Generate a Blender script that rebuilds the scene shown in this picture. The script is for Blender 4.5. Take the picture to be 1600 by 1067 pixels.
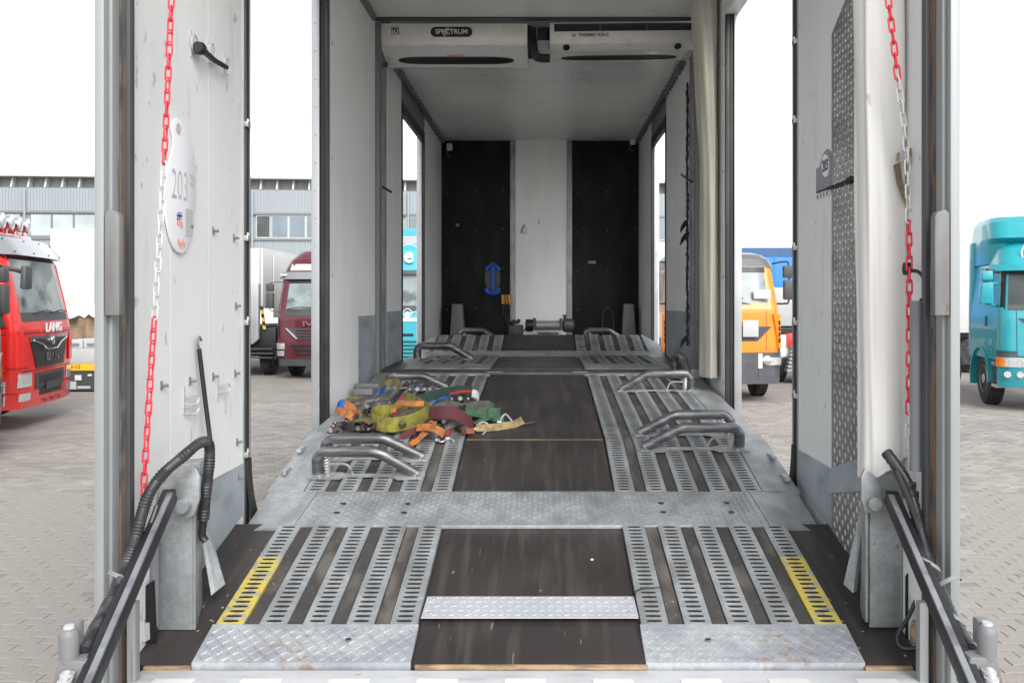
import bpy, bmesh, math, random
from mathutils import Vector, Matrix
random.seed(7)
scn = bpy.context.scene
for o in list(bpy.data.objects): bpy.data.objects.remove(o)
COL = scn.collection
R = math.radians
# ---------------------------------------------------------------- camera
# measured from the photograph: focal length in its pixels, vanishing point, eye height
F, VX, VY, CX, CZ = 1300.0, 850.0, 472.0, 0.05, 2.05
cam = bpy.data.cameras.new('camera'); camo = bpy.data.objects.new('camera', cam); COL.objects.link(camo)
cam.sensor_width = 36; cam.lens = F / 1600 * 36; cam.clip_end = 2000; cam.clip_start = .05
cam.shift_x = -(VX - 800) / 1600; cam.shift_y = -(533.5 - VY) / 1600
camo.location = (CX, 0, CZ); camo.rotation_euler = (R(90), 0, 0)
cam.dof.use_dof = False
scn.camera = camo
# ---------------------------------------------------------------- sky and sun (bright overcast)
w = bpy.data.worlds.new('World'); scn.world = w; w.use_nodes = True
nt = w.node_tree; bgn = nt.nodes['Background']
sky = nt.nodes.new('ShaderNodeTexSky'); sky.sky_type = 'NISHITA'; sky.sun_disc = False
SUN_EL, SUN_AZ = 40, 158
sky.sun_elevation = R(SUN_EL); sky.sun_rotation = R(SUN_AZ); sky.dust_density = 1; sky.air_density = 1
hs = nt.nodes.new('ShaderNodeHueSaturation'); hs.inputs['Saturation'].default_value = .13
nt.links.new(sky.outputs[0], hs.inputs['Color']); nt.links.new(hs.outputs[0], bgn.inputs['Color'])
bgn.inputs['Strength'].default_value = .15
sl = bpy.data.lights.new('sun', 'SUN'); sl.energy = 1.5; sl.angle = R(40); sl.color = (1, .975, .94)
so = bpy.data.objects.new('sun', sl); COL.objects.link(so)
sd = Vector((math.sin(R(SUN_AZ)) * math.cos(R(SUN_EL)), math.cos(R(SUN_AZ)) * math.cos(R(SUN_EL)), math.sin(R(SUN_EL))))
so.rotation_euler = sd.to_track_quat('Z', 'Y').to_euler(); so.location = (0, -10, 20)
scn.view_settings.view_transform = 'Standard'; scn.view_settings.look = 'None'
scn.view_settings.gamma = 1; scn.view_settings.use_curve_mapping = False
scn.view_settings.exposure = 1.17
scn.render.engine = 'CYCLES'
scn.cycles.max_bounces = 10; scn.cycles.diffuse_bounces = 6; scn.cycles.glossy_bounces = 4
scn.render.resolution_x = 1024; scn.render.resolution_y = 682

# ---------------------------------------------------------------- measuring helpers
def P(x, y, d):            # the point at distance d that the photograph shows at pixel (x, y)
    return Vector((CX + (x - VX) / F * d, d, CZ - (y - VY) / F * d))
def wallpt(x, y, X):       # point of the side wall plane X
    return P(x, y, (X - CX) * F / (x - VX))
def lerp(a, b, t): return a + (b - a) * t
def interp(tab, x):
    if x <= tab[0][0]: return tab[0][1]
    for (a, b), (c, d) in zip(tab, tab[1:]):
        if x <= c: return b + (d - b) * (x - a) / (c - a)
    return tab[-1][1]

# ---------------------------------------------------------------- materials
def mk(name, col, rough=.5, metal=0, var=.08, vs=6, dirt=None, dirt_amt=.5, ds=(3, 3, 3), dth=(.5, .7),
       bump=0, bs=60, spangle=0, spec=.5, coat=0, dirt2=None, d2s=(3, 3, 3), d2th=(.6, .7), d2amt=1, mask=None, zdirt=None):
    m = bpy.data.materials.new(name); m.use_nodes = True
    t = m.node_tree; N = t.nodes; Lk = t.links; b = N['Principled BSDF']
    tc = N.new('ShaderNodeTexCoord')
    def noise(scale, sv=None, detail=5):
        n = N.new('ShaderNodeTexNoise'); n.inputs['Scale'].default_value = scale; n.inputs['Detail'].default_value = detail
        if sv:
            mp = N.new('ShaderNodeMapping'); mp.inputs['Scale'].default_value = sv
            Lk.new(tc.outputs['Object'], mp.inputs[0]); Lk.new(mp.outputs[0], n.inputs['Vector'])
        else: Lk.new(tc.outputs['Object'], n.inputs['Vector'])
        return n
    def mapr(src, a, bb, c=0, d=1):
        r = N.new('ShaderNodeMapRange'); r.inputs[1].default_value = a; r.inputs[2].default_value = bb
        r.inputs[3].default_value = c; r.inputs[4].default_value = d; Lk.new(src, r.inputs[0]); return r.outputs[0]
    def mix(f, a, bb):
        x = N.new('ShaderNodeMix'); x.data_type = 'RGBA'
        if isinstance(f, (int, float)): x.inputs[0].default_value = f
        else: Lk.new(f, x.inputs[0])
        for s, v in ((6, a), (7, bb)):
            if isinstance(v, tuple): x.inputs[s].default_value = v[:3] + (1,)
            else: Lk.new(v, x.inputs[s])
        return x.outputs[2]
    def mul(a, bb):
        x = N.new('ShaderNodeMath'); x.operation = 'MULTIPLY'
        for i, v in enumerate((a, bb)):
            if isinstance(v, (int, float)): x.inputs[i].default_value = v
            else: Lk.new(v, x.inputs[i])
        return x.outputs[0]
    n1 = noise(vs)
    lo = tuple(c * (1 - var) for c in col); hi = tuple(min(1, c * (1 + var)) for c in col)
    c = mix(mapr(n1.outputs['Fac'], .3, .7), lo, hi)
    if spangle:
        v = N.new('ShaderNodeTexVoronoi'); v.inputs['Scale'].default_value = spangle; Lk.new(tc.outputs['Object'], v.inputs['Vector'])
        sx = N.new('ShaderNodeSeparateColor'); Lk.new(v.outputs['Color'], sx.inputs[0])
        c = mix(mapr(sx.outputs[0], 0, 1, 0, .55), c, tuple(x * .66 for x in col))
    if dirt:
        n2 = noise(1, ds, 8)
        c = mix(mul(mapr(n2.outputs['Fac'], *dth), dirt_amt), c, dirt)
    if dirt2:
        n3 = noise(1, d2s, 6); f = mul(mapr(n3.outputs['Fac'], *d2th), d2amt)
        if mask:      # a patch of wear: centre, radius, feather
            mp = N.new('ShaderNodeMapping'); mp.inputs['Location'].default_value = [-a for a in mask[0]]
            Lk.new(tc.outputs['Object'], mp.inputs[0])
            vl = N.new('ShaderNodeVectorMath'); vl.operation = 'LENGTH'; Lk.new(mp.outputs[0], vl.inputs[0])
            f = mul(f, mapr(vl.outputs['Value'], mask[1], mask[2], 1, 0))
        c = mix(f, c, dirt2)
    if zdirt:         # splashed soiling that thins out with height: colour, z0, z1, amount
        sz = N.new('ShaderNodeSeparateXYZ'); Lk.new(tc.outputs['Object'], sz.inputs[0])
        n4 = noise(3, (1, 1, .5))
        c = mix(mul(mul(mapr(sz.outputs[2], zdirt[1], zdirt[2], 1, 0), mapr(n4.outputs['Fac'], .35, .65)), zdirt[3]), c, zdirt[0])
    Lk.new(c, b.inputs['Base Color'])
    Lk.new(mapr(n1.outputs['Fac'], .2, .8, max(0, rough - .1), min(1, rough + .1)), b.inputs['Roughness'])
    b.inputs['Metallic'].default_value = metal
    b.inputs['Specular IOR Level'].default_value = spec
    if coat: b.inputs['Coat Weight'].default_value = coat; b.inputs['Coat Roughness'].default_value = .05
    if bump:
        nb = noise(bs); bp = N.new('ShaderNodeBump'); bp.inputs['Strength'].default_value = bump; bp.inputs['Distance'].default_value = .004
        Lk.new(nb.outputs['Fac'], bp.inputs['Height']); Lk.new(bp.outputs[0], b.inputs['Normal'])
    m.diffuse_color = tuple(col) + (1,)
    return m
M = {}
M['panel'] = mk('white_panel', (.69, .705, .70), .42, var=.03, vs=2, dirt=(.33, .33, .31), dirt_amt=.5, ds=(9, 9, 2.2), dth=(.60, .80), dirt2=(.12, .12, .12), d2s=(17, 24, 13), d2th=(.655, .71), d2amt=.42)
M['panel_in'] = mk('inner_panel', (.79, .80, .795), .4, var=.03, vs=2, dirt=(.5, .5, .48), dirt_amt=.3, ds=(3, 3, .7), dth=(.5, .75))
M['ceiling'] = mk('ceiling_panel', (.74, .745, .73), .33, var=.04, vs=1.5, dirt=(.5, .5, .48), dirt_amt=.25, ds=(.5, 5, 1), dth=(.35, .8))
M['kick'] = mk('grey_kick_sheet', (.30, .34, .37), .5, var=.12, vs=4, dirt=(.16, .17, .18), dirt_amt=.7, ds=(3, 3, 9), dth=(.5, .7))
M['alu'] = mk('aluminium', (.44, .45, .46), .42, .75, var=.06, vs=3, dirt=(.4, .41, .42), dirt_amt=.5, ds=(4, 4, .6), dth=(.45, .7))
M['post'] = mk('post_paint', (.25, .26, .265), .5, .2, var=.06, vs=2, dirt=(.25, .25, .24), dirt_amt=.6, ds=(14, 14, .7), dth=(.5, .72), dirt2=(.19, .085, .035), d2s=(22, 22, 1.6), d2th=(.64, .7), d2amt=.8)
M['postalu'] = mk('post_light', (.28, .295, .30), .45, .25, var=.04, vs=2, dirt=(.38, .39, .39), dirt_amt=.6, ds=(20, 20, .5), dth=(.5, .75))
M['rust'] = mk('rusty_groove', (.11, .10, .09), .85, var=.35, vs=12, dirt=(.17, .085, .045), dirt_amt=.75, ds=(30, 30, 3), dth=(.48, .6), dirt2=(.05, .045, .04), d2s=(20, 20, 4), d2th=(.5, .6), bump=.4)
M['hinge'] = mk('hinge_grey', (.17, .175, .175), .6, .1, var=.12, vs=4, dirt=(.11, .10, .09), dirt_amt=.6, ds=(14, 14, 4), dth=(.45, .65), dirt2=(.16, .08, .04), d2s=(30, 30, 9), d2th=(.62, .68), d2amt=.7)
M['galv'] = mk('galvanised', (.385, .405, .42), .46, .45, var=.15, vs=7, spangle=70, dirt=(.22, .225, .23), dirt_amt=.75, ds=(9, 4, 7), dth=(.44, .64), bump=.1, bs=90)
M['galv_dark'] = mk('galvanised_worn', (.40, .42, .43), .48, .45, var=.15, vs=7, spangle=60, dirt=(.2, .2, .2), dirt_amt=.75, ds=(5, 5, 5), dth=(.45, .65), dirt2=(.22, .11, .05), d2s=(20, 20, 20), d2th=(.66, .72), d2amt=.7, bump=.15, bs=90)
M['tread_truck'] = mk('tread_weathered', (.26, .27, .275), .5, .4, var=.15, vs=7, dirt=(.12, .12, .12), dirt_amt=.7, ds=(6, 6, 6), dth=(.45, .65))
for s, cx in (('l', -.76), ('r', .84)):
    M['plate_' + s] = mk('galvanised_plate_' + s, (.46, .485, .51), .45, .45, var=.15, vs=6, spangle=60, dirt=(.30, .31, .36), dirt_amt=.7, ds=(5, 12, 5), dth=(.48, .62), dirt2=(.30, .135, .05), d2s=(22, 40, 22), d2th=(.52, .66), d2amt=.6, mask=((cx, 2.69 - 2.6, .9), .06, .20), bump=.1)
M['stair'] = mk('alu_tread_plate', (.50, .52, .555), .4, .3, var=.05, vs=4, dirt=(.45, .45, .47), dirt_amt=.5, ds=(6, 6, 6), dth=(.5, .7))
M['stair_dull'] = mk('alu_tread_dull', (.44, .44, .44), .34, .65, var=.2, vs=5, dirt=(.24, .235, .23), dirt_amt=.8, ds=(3, 3, 5), dth=(.4, .62))
M['ply'] = mk('film_plywood', (.028, .0245, .0235), .5, var=.2, vs=3, dirt=(.085, .075, .068), dirt_amt=.6, ds=(22, 1.4, 5), dth=(.5, .75), dirt2=(.28, .22, .16), d2s=(55, 7, 10), d2th=(.70, .74), d2amt=.45, bump=.12, bs=200)
M['grip'] = mk('grip_strip', (.040, .037, .036), .8, var=.2, vs=10, dirt=(.13, .115, .10), dirt_amt=.7, ds=(9, 3, 9), dth=(.5, .66), dirt2=(.24, .21, .17), d2s=(90, 90, 90), d2th=(.66, .7), d2amt=.7, bump=.5, bs=260)
M['wood'] = mk('raw_wood_edge', (.32, .22, .125), .8, var=.25, vs=20, dirt=(.1, .07, .05), dirt_amt=.7, ds=(8, 30, 60), dth=(.5, .65))
M['rubber'] = mk('black_rubber', (.016, .016, .017), .55, var=.3, vs=8, dirt=(.06, .06, .06), dirt_amt=.5, ds=(12, 12, 2), dth=(.5, .7))
M['hose'] = mk('hose_sleeve', (.022, .022, .025), .42, var=.25, vs=15, dirt=(.08, .08, .085), dirt_amt=.5, ds=(20, 20, 20), dth=(.5, .7))
M['arm'] = mk('arm_black_paint', (.012, .0125, .015), .48, var=.2, vs=8, dirt=(.05, .05, .053), dirt_amt=.5, ds=(9, 9, 9), dth=(.5, .7))
M['armedge'] = mk('arm_worn_edge', (.30, .31, .33), .4, .5, var=.15, vs=8, dirt=(.1, .1, .11), dirt_amt=.6, ds=(14, 14, 14), dth=(.5, .65))
M['blackpanel'] = mk('black_wall_lining', (.005, .0062, .0062), .6, spec=.2, var=.2, vs=3, dirt=(.022, .023, .023), dirt_amt=.7, ds=(4, 4, 1.5), dth=(.45, .7), bump=.1)
M['tarp'] = mk('cream_tarpaulin', (.70, .69, .66), .5, var=.03, vs=3, dirt=(.60, .565, .48), dirt_amt=.5, ds=(7, 7, 1.4), dth=(.52, .78), dirt2=(.2, .19, .17), d2s=(22, 22, 9), d2th=(.71, .76), d2amt=.5)
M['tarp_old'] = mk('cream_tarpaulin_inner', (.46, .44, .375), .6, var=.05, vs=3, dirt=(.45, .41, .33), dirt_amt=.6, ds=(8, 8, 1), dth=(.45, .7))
M['tubesteel'] = mk('worn_tube', (.105, .107, .113), .38, .6, var=.15, vs=10, dirt=(.29, .30, .315), dirt_amt=.7, ds=(6, 34, 34), dth=(.45, .65), dirt2=(.19, .10, .065), d2s=(9, 50, 50), d2th=(.60, .68), d2amt=.65, bump=.15, bs=120)
M['chainred'] = mk('red_plastic', (.70, .035, .06), .45, var=.06, dirt=(.5, .12, .12), dirt_amt=.3)
M['chainwhite'] = mk('white_plastic', (.56, .56, .55), .45, var=.05)
M['evap'] = mk('cream_enamel', (.76, .75, .70), .26, var=.03, vs=3, dirt=(.5, .48, .43), dirt_amt=.4, ds=(5, 5, 5), dth=(.5, .8), coat=.2)
M['evapgloss'] = mk('glossy_enamel', (.70, .70, .68), .1, var=.03, vs=3, coat=.6)
M['black'] = mk('black_plastic', (.012, .012, .013), .4, var=.2)
M['darkgrey'] = mk('dark_grey_plastic', (.05, .052, .056), .5, var=.12)
M['midgrey'] = mk('mid_grey_plastic', (.16, .165, .17), .5, var=.08)
M['pvc'] = mk('grey_pvc', (.17, .18, .195), .45, var=.06)
M['ltgrey'] = mk('light_grey_plastic', (.42, .43, .43), .45, var=.06)
M['white'] = mk('white_paint', (.78, .78, .77), .4, var=.03)
M['offwhite'] = mk('soiled_white', (.68, .68, .66), .5, var=.06, dirt=(.45, .45, .42), dirt_amt=.5)
M['sill'] = mk('worn_white_sill', (.55, .56, .58), .5, .15, var=.06, vs=5, dirt=(.40, .40, .41), dirt_amt=.7, ds=(5, 20, 9), dth=(.48, .66), dirt2=(.12, .13, .2), d2s=(14, 34, 20), d2th=(.68, .74), d2amt=.6)
M['chrome'] = mk('chrome', (.75, .75, .75), .15, 1, var=.03)
M['steel'] = mk('steel_bolt', (.5, .49, .46), .38, .8, var=.15)
M['lens'] = mk('clear_lens', (.62, .63, .64), .12, .5, var=.2, vs=25, coat=1)
M['orange_lens'] = mk('orange_lens', (.75, .22, .02), .25, var=.1, coat=.5)
M['ink'] = mk('dark_ink', (.03, .03, .035), .5, var=0)
M['greyink'] = mk('grey_ink', (.46, .465, .48), .5, var=0)
M['blueink'] = mk('blue_ink', (.35, .40, .72), .5, var=0)
M['redink'] = mk('red_ink', (.75, .32, .25), .5, var=0)
M['stickergrey'] = mk('grey_sticker', (.24, .24, .27), .45, var=.12, vs=30)
M['sticker'] = mk('white_sticker', (.76, .77, .80), .35, var=.02, dirt=(.5, .5, .5), dirt_amt=.3, ds=(14, 14, 6), dth=(.55, .75))
M['blueplastic'] = mk('blue_plastic', (.02, .09, .48), .4, var=.1)
M['orangebox'] = mk('orange_plastic', (.62, .27, .03), .4, var=.1)
M['tyre'] = mk('tyre_rubber', (.018, .018, .018), .8, var=.2, dirt=(.06, .055, .05), dirt_amt=.5, ds=(8, 8, 8), bump=.3)
M['rim'] = mk('steel_rim', (.52, .53, .54), .4, .6, var=.1, dirt=(.2, .19, .18), dirt_amt=.5)
M['glass'] = mk('cab_glass', (.22, .26, .26), .07, var=.35, vs=1.6, spec=.4, dirt=(.05, .055, .055), dirt_amt=.8, ds=(1.2, 1.2, 1.6), dth=(.52, .6))
M['glassdark'] = mk('dark_glass', (.06, .068, .07), .08, var=.3, vs=1.5, spec=.22)
M['slot_shade'] = mk('slot_dirt_and_shade', (.022, .021, .021), .8, var=.3, vs=20)  # near-black slot walls: dirt plus the hollows' shade painted into the colour
M['paper'] = mk('paper', (.6, .6, .58), .7, var=.03)
def paint(name, col, **k): return mk(name, col, .3, var=.05, vs=2, coat=.35, zdirt=((.10, .095, .09), .3, 1.3, .35), **k)
M['red'] = paint('red_lacquer', (.70, .018, .014))
M['maroon'] = paint('maroon_lacquer', (.085, .007, .018))
M['teal'] = paint('teal_lacquer', (.012, .285, .335))
M['tealbright'] = paint('cyan_lacquer', (.03, .33, .42))
M['orange'] = paint('orange_lacquer', (.78, .225, .012))
M['greypaint'] = paint('grey_lacquer', (.20, .205, .215))
M['bumper'] = mk('bumper_plastic', (.062, .066, .076), .5, var=.1, dirt=(.12, .115, .11), dirt_amt=.4)
M['visor'] = mk('brushed_visor', (.55, .56, .58), .3, .85, var=.08, vs=2)
M['whitebox'] = mk('white_box_body', (.52, .52, .515), .45, var=.03, vs=1, dirt=(.55, .55, .53), dirt_amt=.5, ds=(2, 2, .4), dth=(.5, .75))
M['silver'] = mk('silver_sheet', (.33, .34, .36), .45, .4, var=.1, vs=2)
M['bluebox'] = mk('blue_tarpaulin', (.025, .19, .62), .55, var=.06, vs=2)
M['bluedark'] = mk('dark_blue_roof', (.035, .10, .22), .55, var=.1, vs=2)
M['yellow'] = mk('yellow_paint', (.72, .42, .02), .5, var=.1)
M['sand'] = mk('tan_tarp', (.24, .17, .11), .9, var=.25, vs=5, bump=.4, bs=12)
def strapmat(n, c):
    c = tuple(x * .78 for x in c); return mk('webbing_' + n, c, .85, var=.18, vs=25, dirt=tuple(x * .35 + .02 for x in c), dirt_amt=.85, ds=(17, 17, 17), dth=(.42, .62), bump=.35, bs=420)
for n, c in dict(yellow=(.29, .26, .035), orange=(.56, .19, .045), green=(.075, .21, .10), darkgreen=(.018, .065, .045), maroon=(.13, .018, .028), blue=(.03, .16, .50),
                 grey=(.21, .21, .20), olive=(.18, .155, .05), tan=(.42, .31, .15), red=(.50, .03, .035), brown=(.10, .08, .065), khaki=(.11, .12, .09), black=(.02, .02, .02)).items():
    M['s_' + n] = strapmat(n, c)
# paint brushed over part of a grating: world-space Y limit with a ragged edge
def yellowed(name, y1):
    m = mk(name, (.385, .405, .42), .46, .45, var=.15, vs=7, spangle=70, dirt=(.22, .225, .23), dirt_amt=.75, ds=(9, 4, 7), dth=(.44, .64), bump=.1, bs=90)
    t = m.node_tree; N = t.nodes; b = N['Principled BSDF']; src = b.inputs['Base Color'].links[0].from_socket
    tc = N.new('ShaderNodeTexCoord'); sp = N.new('ShaderNodeSeparateXYZ'); t.links.new(tc.outputs['Object'], sp.inputs[0])
    n = N.new('ShaderNodeTexNoise'); n.inputs['Scale'].default_value = 26; t.links.new(tc.outputs['Object'], n.inputs['Vector'])
    ad = N.new('ShaderNodeMath'); ad.operation = 'MULTIPLY_ADD'; t.links.new(n.outputs['Fac'], ad.inputs[0]); ad.inputs[1].default_value = .06; t.links.new(sp.outputs[1], ad.inputs[2])
    r = N.new('ShaderNodeMapRange'); t.links.new(ad.outputs[0], r.inputs[0]); r.inputs[1].default_value = y1; r.inputs[2].default_value = y1 + .012; r.inputs[3].default_value = 1; r.inputs[4].default_value = 0
    r2 = N.new('ShaderNodeMapRange'); t.links.new(n.outputs['Fac'], r2.inputs[0]); r2.inputs[1].default_value = .38; r2.inputs[2].default_value = .52; r2.inputs[3].default_value = .3; r2.inputs[4].default_value = 1
    mu = N.new('ShaderNodeMath'); mu.operation = 'MULTIPLY'; t.links.new(r.outputs[0], mu.inputs[0]); t.links.new(r2.outputs[0], mu.inputs[1])
    x = N.new('ShaderNodeMix'); x.data_type = 'RGBA'; t.links.new(mu.outputs[0], x.inputs[0]); t.links.new(src, x.inputs[6]); x.inputs[7].default_value = (.46, .37, .07, 1)
    t.links.new(x.outputs[2], b.inputs['Base Color'])
    iv = N.new('ShaderNodeMath'); iv.operation = 'MULTIPLY_ADD'; t.links.new(mu.outputs[0], iv.inputs[0]); iv.inputs[1].default_value = -.45; iv.inputs[2].default_value = .45
    t.links.new(iv.outputs[0], b.inputs['Metallic'])
    return m
M['galv_yellow'] = yellowed('yellow_painted_grating', 3.275 - 2.6)

# ---------------------------------------------------------------- mesh collecting
class MB:
    def __init__(s): s.v = []; s.f = []; s.sm = []
    def add(s, vs, fs, sm=False):
        k = len(s.v); s.v += [Vector(p) for p in vs]; s.f += [tuple(i + k for i in f) for f in fs]; s.sm += [sm] * len(fs); return s
    def hexa(s, p):        # four points of one end in order, four of the other
        return s.add(p, [(3, 2, 1, 0), (4, 5, 6, 7), (0, 1, 5, 4), (1, 2, 6, 5), (2, 3, 7, 6), (3, 0, 4, 7)])
    def box(s, x0, x1, y0, y1, z0, z1):
        return s.hexa([(x0, y0, z0), (x1, y0, z0), (x1, y1, z0), (x0, y1, z0), (x0, y0, z1), (x1, y0, z1), (x1, y1, z1), (x0, y1, z1)])
    def prism(s, poly, off):
        n = len(poly); a = [Vector(p) for p in poly]; o = Vector(off); b = [p + o for p in a]
        return s.add(a + b, [tuple(range(n))[::-1], tuple(range(n, 2 * n))] + [(i, (i + 1) % n, n + (i + 1) % n, n + i) for i in range(n)])
    def tube(s, path, r, n=8, closed=False, sm=True, caps=True, ell=None, up=None):
        p = [Vector(q) for q in path]; m = len(p); rs = r if isinstance(r, (list, tuple)) else [r] * m
        vs = []; prev = None
        for i in range(m):
            if closed: t = p[(i + 1) % m] - p[i - 1]
            else: t = p[min(i + 1, m - 1)] - p[max(i - 1, 0)]
            t.normalize()
            if prev is None:
                u = Vector(up) if up else (Vector((0, 0, 1)) if abs(t.z) < .9 else Vector((1, 0, 0)))
            else: u = prev
            u = (u - t * u.dot(t)).normalized(); prev = u; q = t.cross(u)
            for j in range(n):
                a = 2 * math.pi * (j + (.5 if n == 4 else 0)) / n
                e = ell if ell else (1, 1)
                vs.append(p[i] + (u * math.cos(a) * e[0] + q * math.sin(a) * e[1]) * rs[i])
        fs = []
        for i in range(m if closed else m - 1):
            k = (i + 1) % m
            for j in range(n): fs.append((i * n + j, i * n + (j + 1) % n, k * n + (j + 1) % n, k * n + j))
        s.add(vs, fs, sm)
        if caps and not closed:
            k = len(s.v) - len(vs)
            s.f += [tuple(k + j for j in range(n))[::-1], tuple(k + (m - 1) * n + j for j in range(n))]; s.sm += [False, False]
        return s
    def lathe(s, prof, c, axis='Z', n=16, sm=True):
        ax = {'X': (Vector((0, 1, 0)), Vector((0, 0, 1)), Vector((1, 0, 0))), 'Y': (Vector((0, 0, 1)), Vector((1, 0, 0)), Vector((0, 1, 0))), 'Z': (Vector((1, 0, 0)), Vector((0, 1, 0)), Vector((0, 0, 1)))}[axis]
        c = Vector(c); vs = []
        for (r, h) in prof:
            for j in range(n):
                a = 2 * math.pi * j / n; vs.append(c + (ax[0] * math.cos(a) + ax[1] * math.sin(a)) * r + ax[2] * h)
        fs = []
        for i in range(len(prof) - 1):
            for j in range(n): fs.append((i * n + j, i * n + (j + 1) % n, (i + 1) * n + (j + 1) % n, (i + 1) * n + j))
        s.add(vs, fs, sm)
        k = len(s.v) - len(vs)
        s.f += [tuple(k + j for j in range(n))[::-1], tuple(k + (len(prof) - 1) * n + j for j in range(n))]; s.sm += [False, False]
        return s
    def ribbon(s, pts, th=.003):   # pts: list of (centre, half-width vector)
        vs = []; n = len(pts)
        for i, (c, h) in enumerate(pts):
            a = Vector(pts[min(i + 1, n - 1)][0]) - Vector(pts[max(i - 1, 0)][0]); h = Vector(h)
            nn = a.cross(h); nn = nn.normalized() * th / 2 if nn.length > 1e-9 else Vector((0, 0, th / 2))
            c = Vector(c); vs += [c - h - nn, c + h - nn, c + h + nn, c - h + nn]
        fs = [(0, 1, 2, 3)]
        for i in range(n - 1):
            for j in range(4): fs.append((i * 4 + j, i * 4 + 4 + j, i * 4 + 4 + (j + 1) % 4, i * 4 + (j + 1) % 4))
        k = (n - 1) * 4; fs.append((k + 3, k + 2, k + 1, k))
        return s.add(vs, fs, True)
    def build(s, name, mat, parent=None, bevel=0, world=True, seg=2):
        me = bpy.data.meshes.new(name)
        inv = WM[parent.name].inverted() if (world and parent) else Matrix()
        me.from_pydata([inv @ p for p in s.v], [], s.f)
        me.polygons.foreach_set('use_smooth', s.sm)
        me.materials.append(M[mat] if isinstance(mat, str) else mat)
        bm = bmesh.new(); bm.from_mesh(me); bmesh.ops.recalc_face_normals(bm, faces=bm.faces)
        if bevel:
            es = [e for e in bm.edges if len(e.link_faces) == 2 and e.calc_face_angle(0) > .5]
            bmesh.ops.bevel(bm, geom=es, offset=bevel, segments=seg, affect='EDGES', profile=.6, clamp_overlap=True)
            for f in bm.faces: f.smooth = True
        bm.to_mesh(me); bm.free()
        if any(s.sm) or bevel:
            try: me.set_sharp_from_angle(angle=R(42))
            except Exception: pass
        return link(name, me, parent)
WM = {}
def link(name, data, parent=None, loc=(0, 0, 0)):
    o = bpy.data.objects.new(name, data); COL.objects.link(o)
    if parent: o.parent = parent
    o.location = loc
    WM[o.name] = (WM[parent.name] if parent else Matrix()) @ Matrix.Translation(loc)
    return o
def thing(name, label, cat, loc=(0, 0, 0), rz=0, group=None):
    o = bpy.data.objects.new(name, None); COL.objects.link(o); o.location = loc; o.rotation_euler = (0, 0, rz); o.empty_display_size = .1
    WM[o.name] = Matrix.Translation(loc) @ Matrix.Rotation(rz, 4, 'Z')
    return tag(o, label, cat, group)
def tag(o, label, cat, group=None):
    o['label'] = label; o['category'] = cat
    if group: o['group'] = group
    return o
def structure(o): o['kind'] = 'structure'; return o
def stuff(o): o['kind'] = 'stuff'; return o
def text(mb, body, size, origin, xd, yd, depth=.001, align='CENTER', bold=0, sx=1):
    cu = bpy.data.curves.new('t', 'FONT'); cu.body = body; cu.size = size; cu.align_x = align; cu.align_y = 'CENTER'; cu.offset = bold; cu.extrude = depth; cu.resolution_u = 3
    ob = bpy.data.objects.new('t', cu); me = bpy.data.meshes.new_from_object(ob)
    xd = Vector(xd).normalized(); yd = Vector(yd).normalized(); zd = xd.cross(yd); o = Vector(origin)
    mb.add([o + xd * v.co.x * sx + yd * v.co.y + zd * v.co.z for v in me.vertices], [tuple(p.vertices) for p in me.polygons])
    bpy.data.meshes.remove(me); bpy.data.objects.remove(ob); bpy.data.curves.remove(cu)
    return mb
def smooth_path(pts, k=6):     # Catmull-Rom through the points
    p = [Vector(q) for q in pts]; out = []
    for i in range(len(p) - 1):
        a, b, c, d = p[max(i - 1, 0)], p[i], p[i + 1], p[min(i + 2, len(p) - 1)]
        for j in range(k):
            t = j / k; out.append(.5 * ((2 * b) + (c - a) * t + (2 * a - 5 * b + 4 * c - d) * t * t + (3 * b - a - 3 * c + d) * t ** 3))
    out.append(p[-1]); return out
def fillet(pts, rads, n=7):    # polyline with rounded corners
    p = [Vector(q) for q in pts]; out = [p[0]]
    for i in range(1, len(p) - 1):
        u = (p[i - 1] - p[i]).normalized(); v = (p[i + 1] - p[i]).normalized(); h = u.angle(v) / 2; r = rads[i - 1]; k = r / math.tan(h); c = p[i] + (u + v).normalized() * (r / math.sin(h))
        s, e = p[i] + u * k - c, p[i] + v * k - c
        for j in range(n + 1):
            out.append(c + s.normalized().slerp(e.normalized(), j / n) * r)
    out.append(p[-1]); return out
def tread(mb, o, u, v, lu, lv, pitch=.03, size=.026, h=.0018, wid=.006, keep=None):
    o = Vector(o); u = Vector(u).normalized(); v = Vector(v).normalized(); n = u.cross(v)
    if n.z < 0 and abs(n.z) > .3: n = -n
    i = 0
    for a in range(int(lu / pitch)):
        for b in range(int(lv / pitch)):
            c = o + u * (a + .5) * pitch + v * (b + .5) * pitch
            if keep and not keep(c): continue
            s = 1 if (a + b) % 2 else -1
            e = (u + v * s) * .7071; g = (u - v * s) * .7071
            mb.add([c - e * size / 2, c + g * wid / 2, c + e * size / 2, c - g * wid / 2, c - e * size * .3 + n * h, c + e * size * .3 + n * h], [(0, 1, 5, 4), (1, 2, 5), (2, 3, 4, 5), (3, 0, 4)])
    return mb
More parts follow.
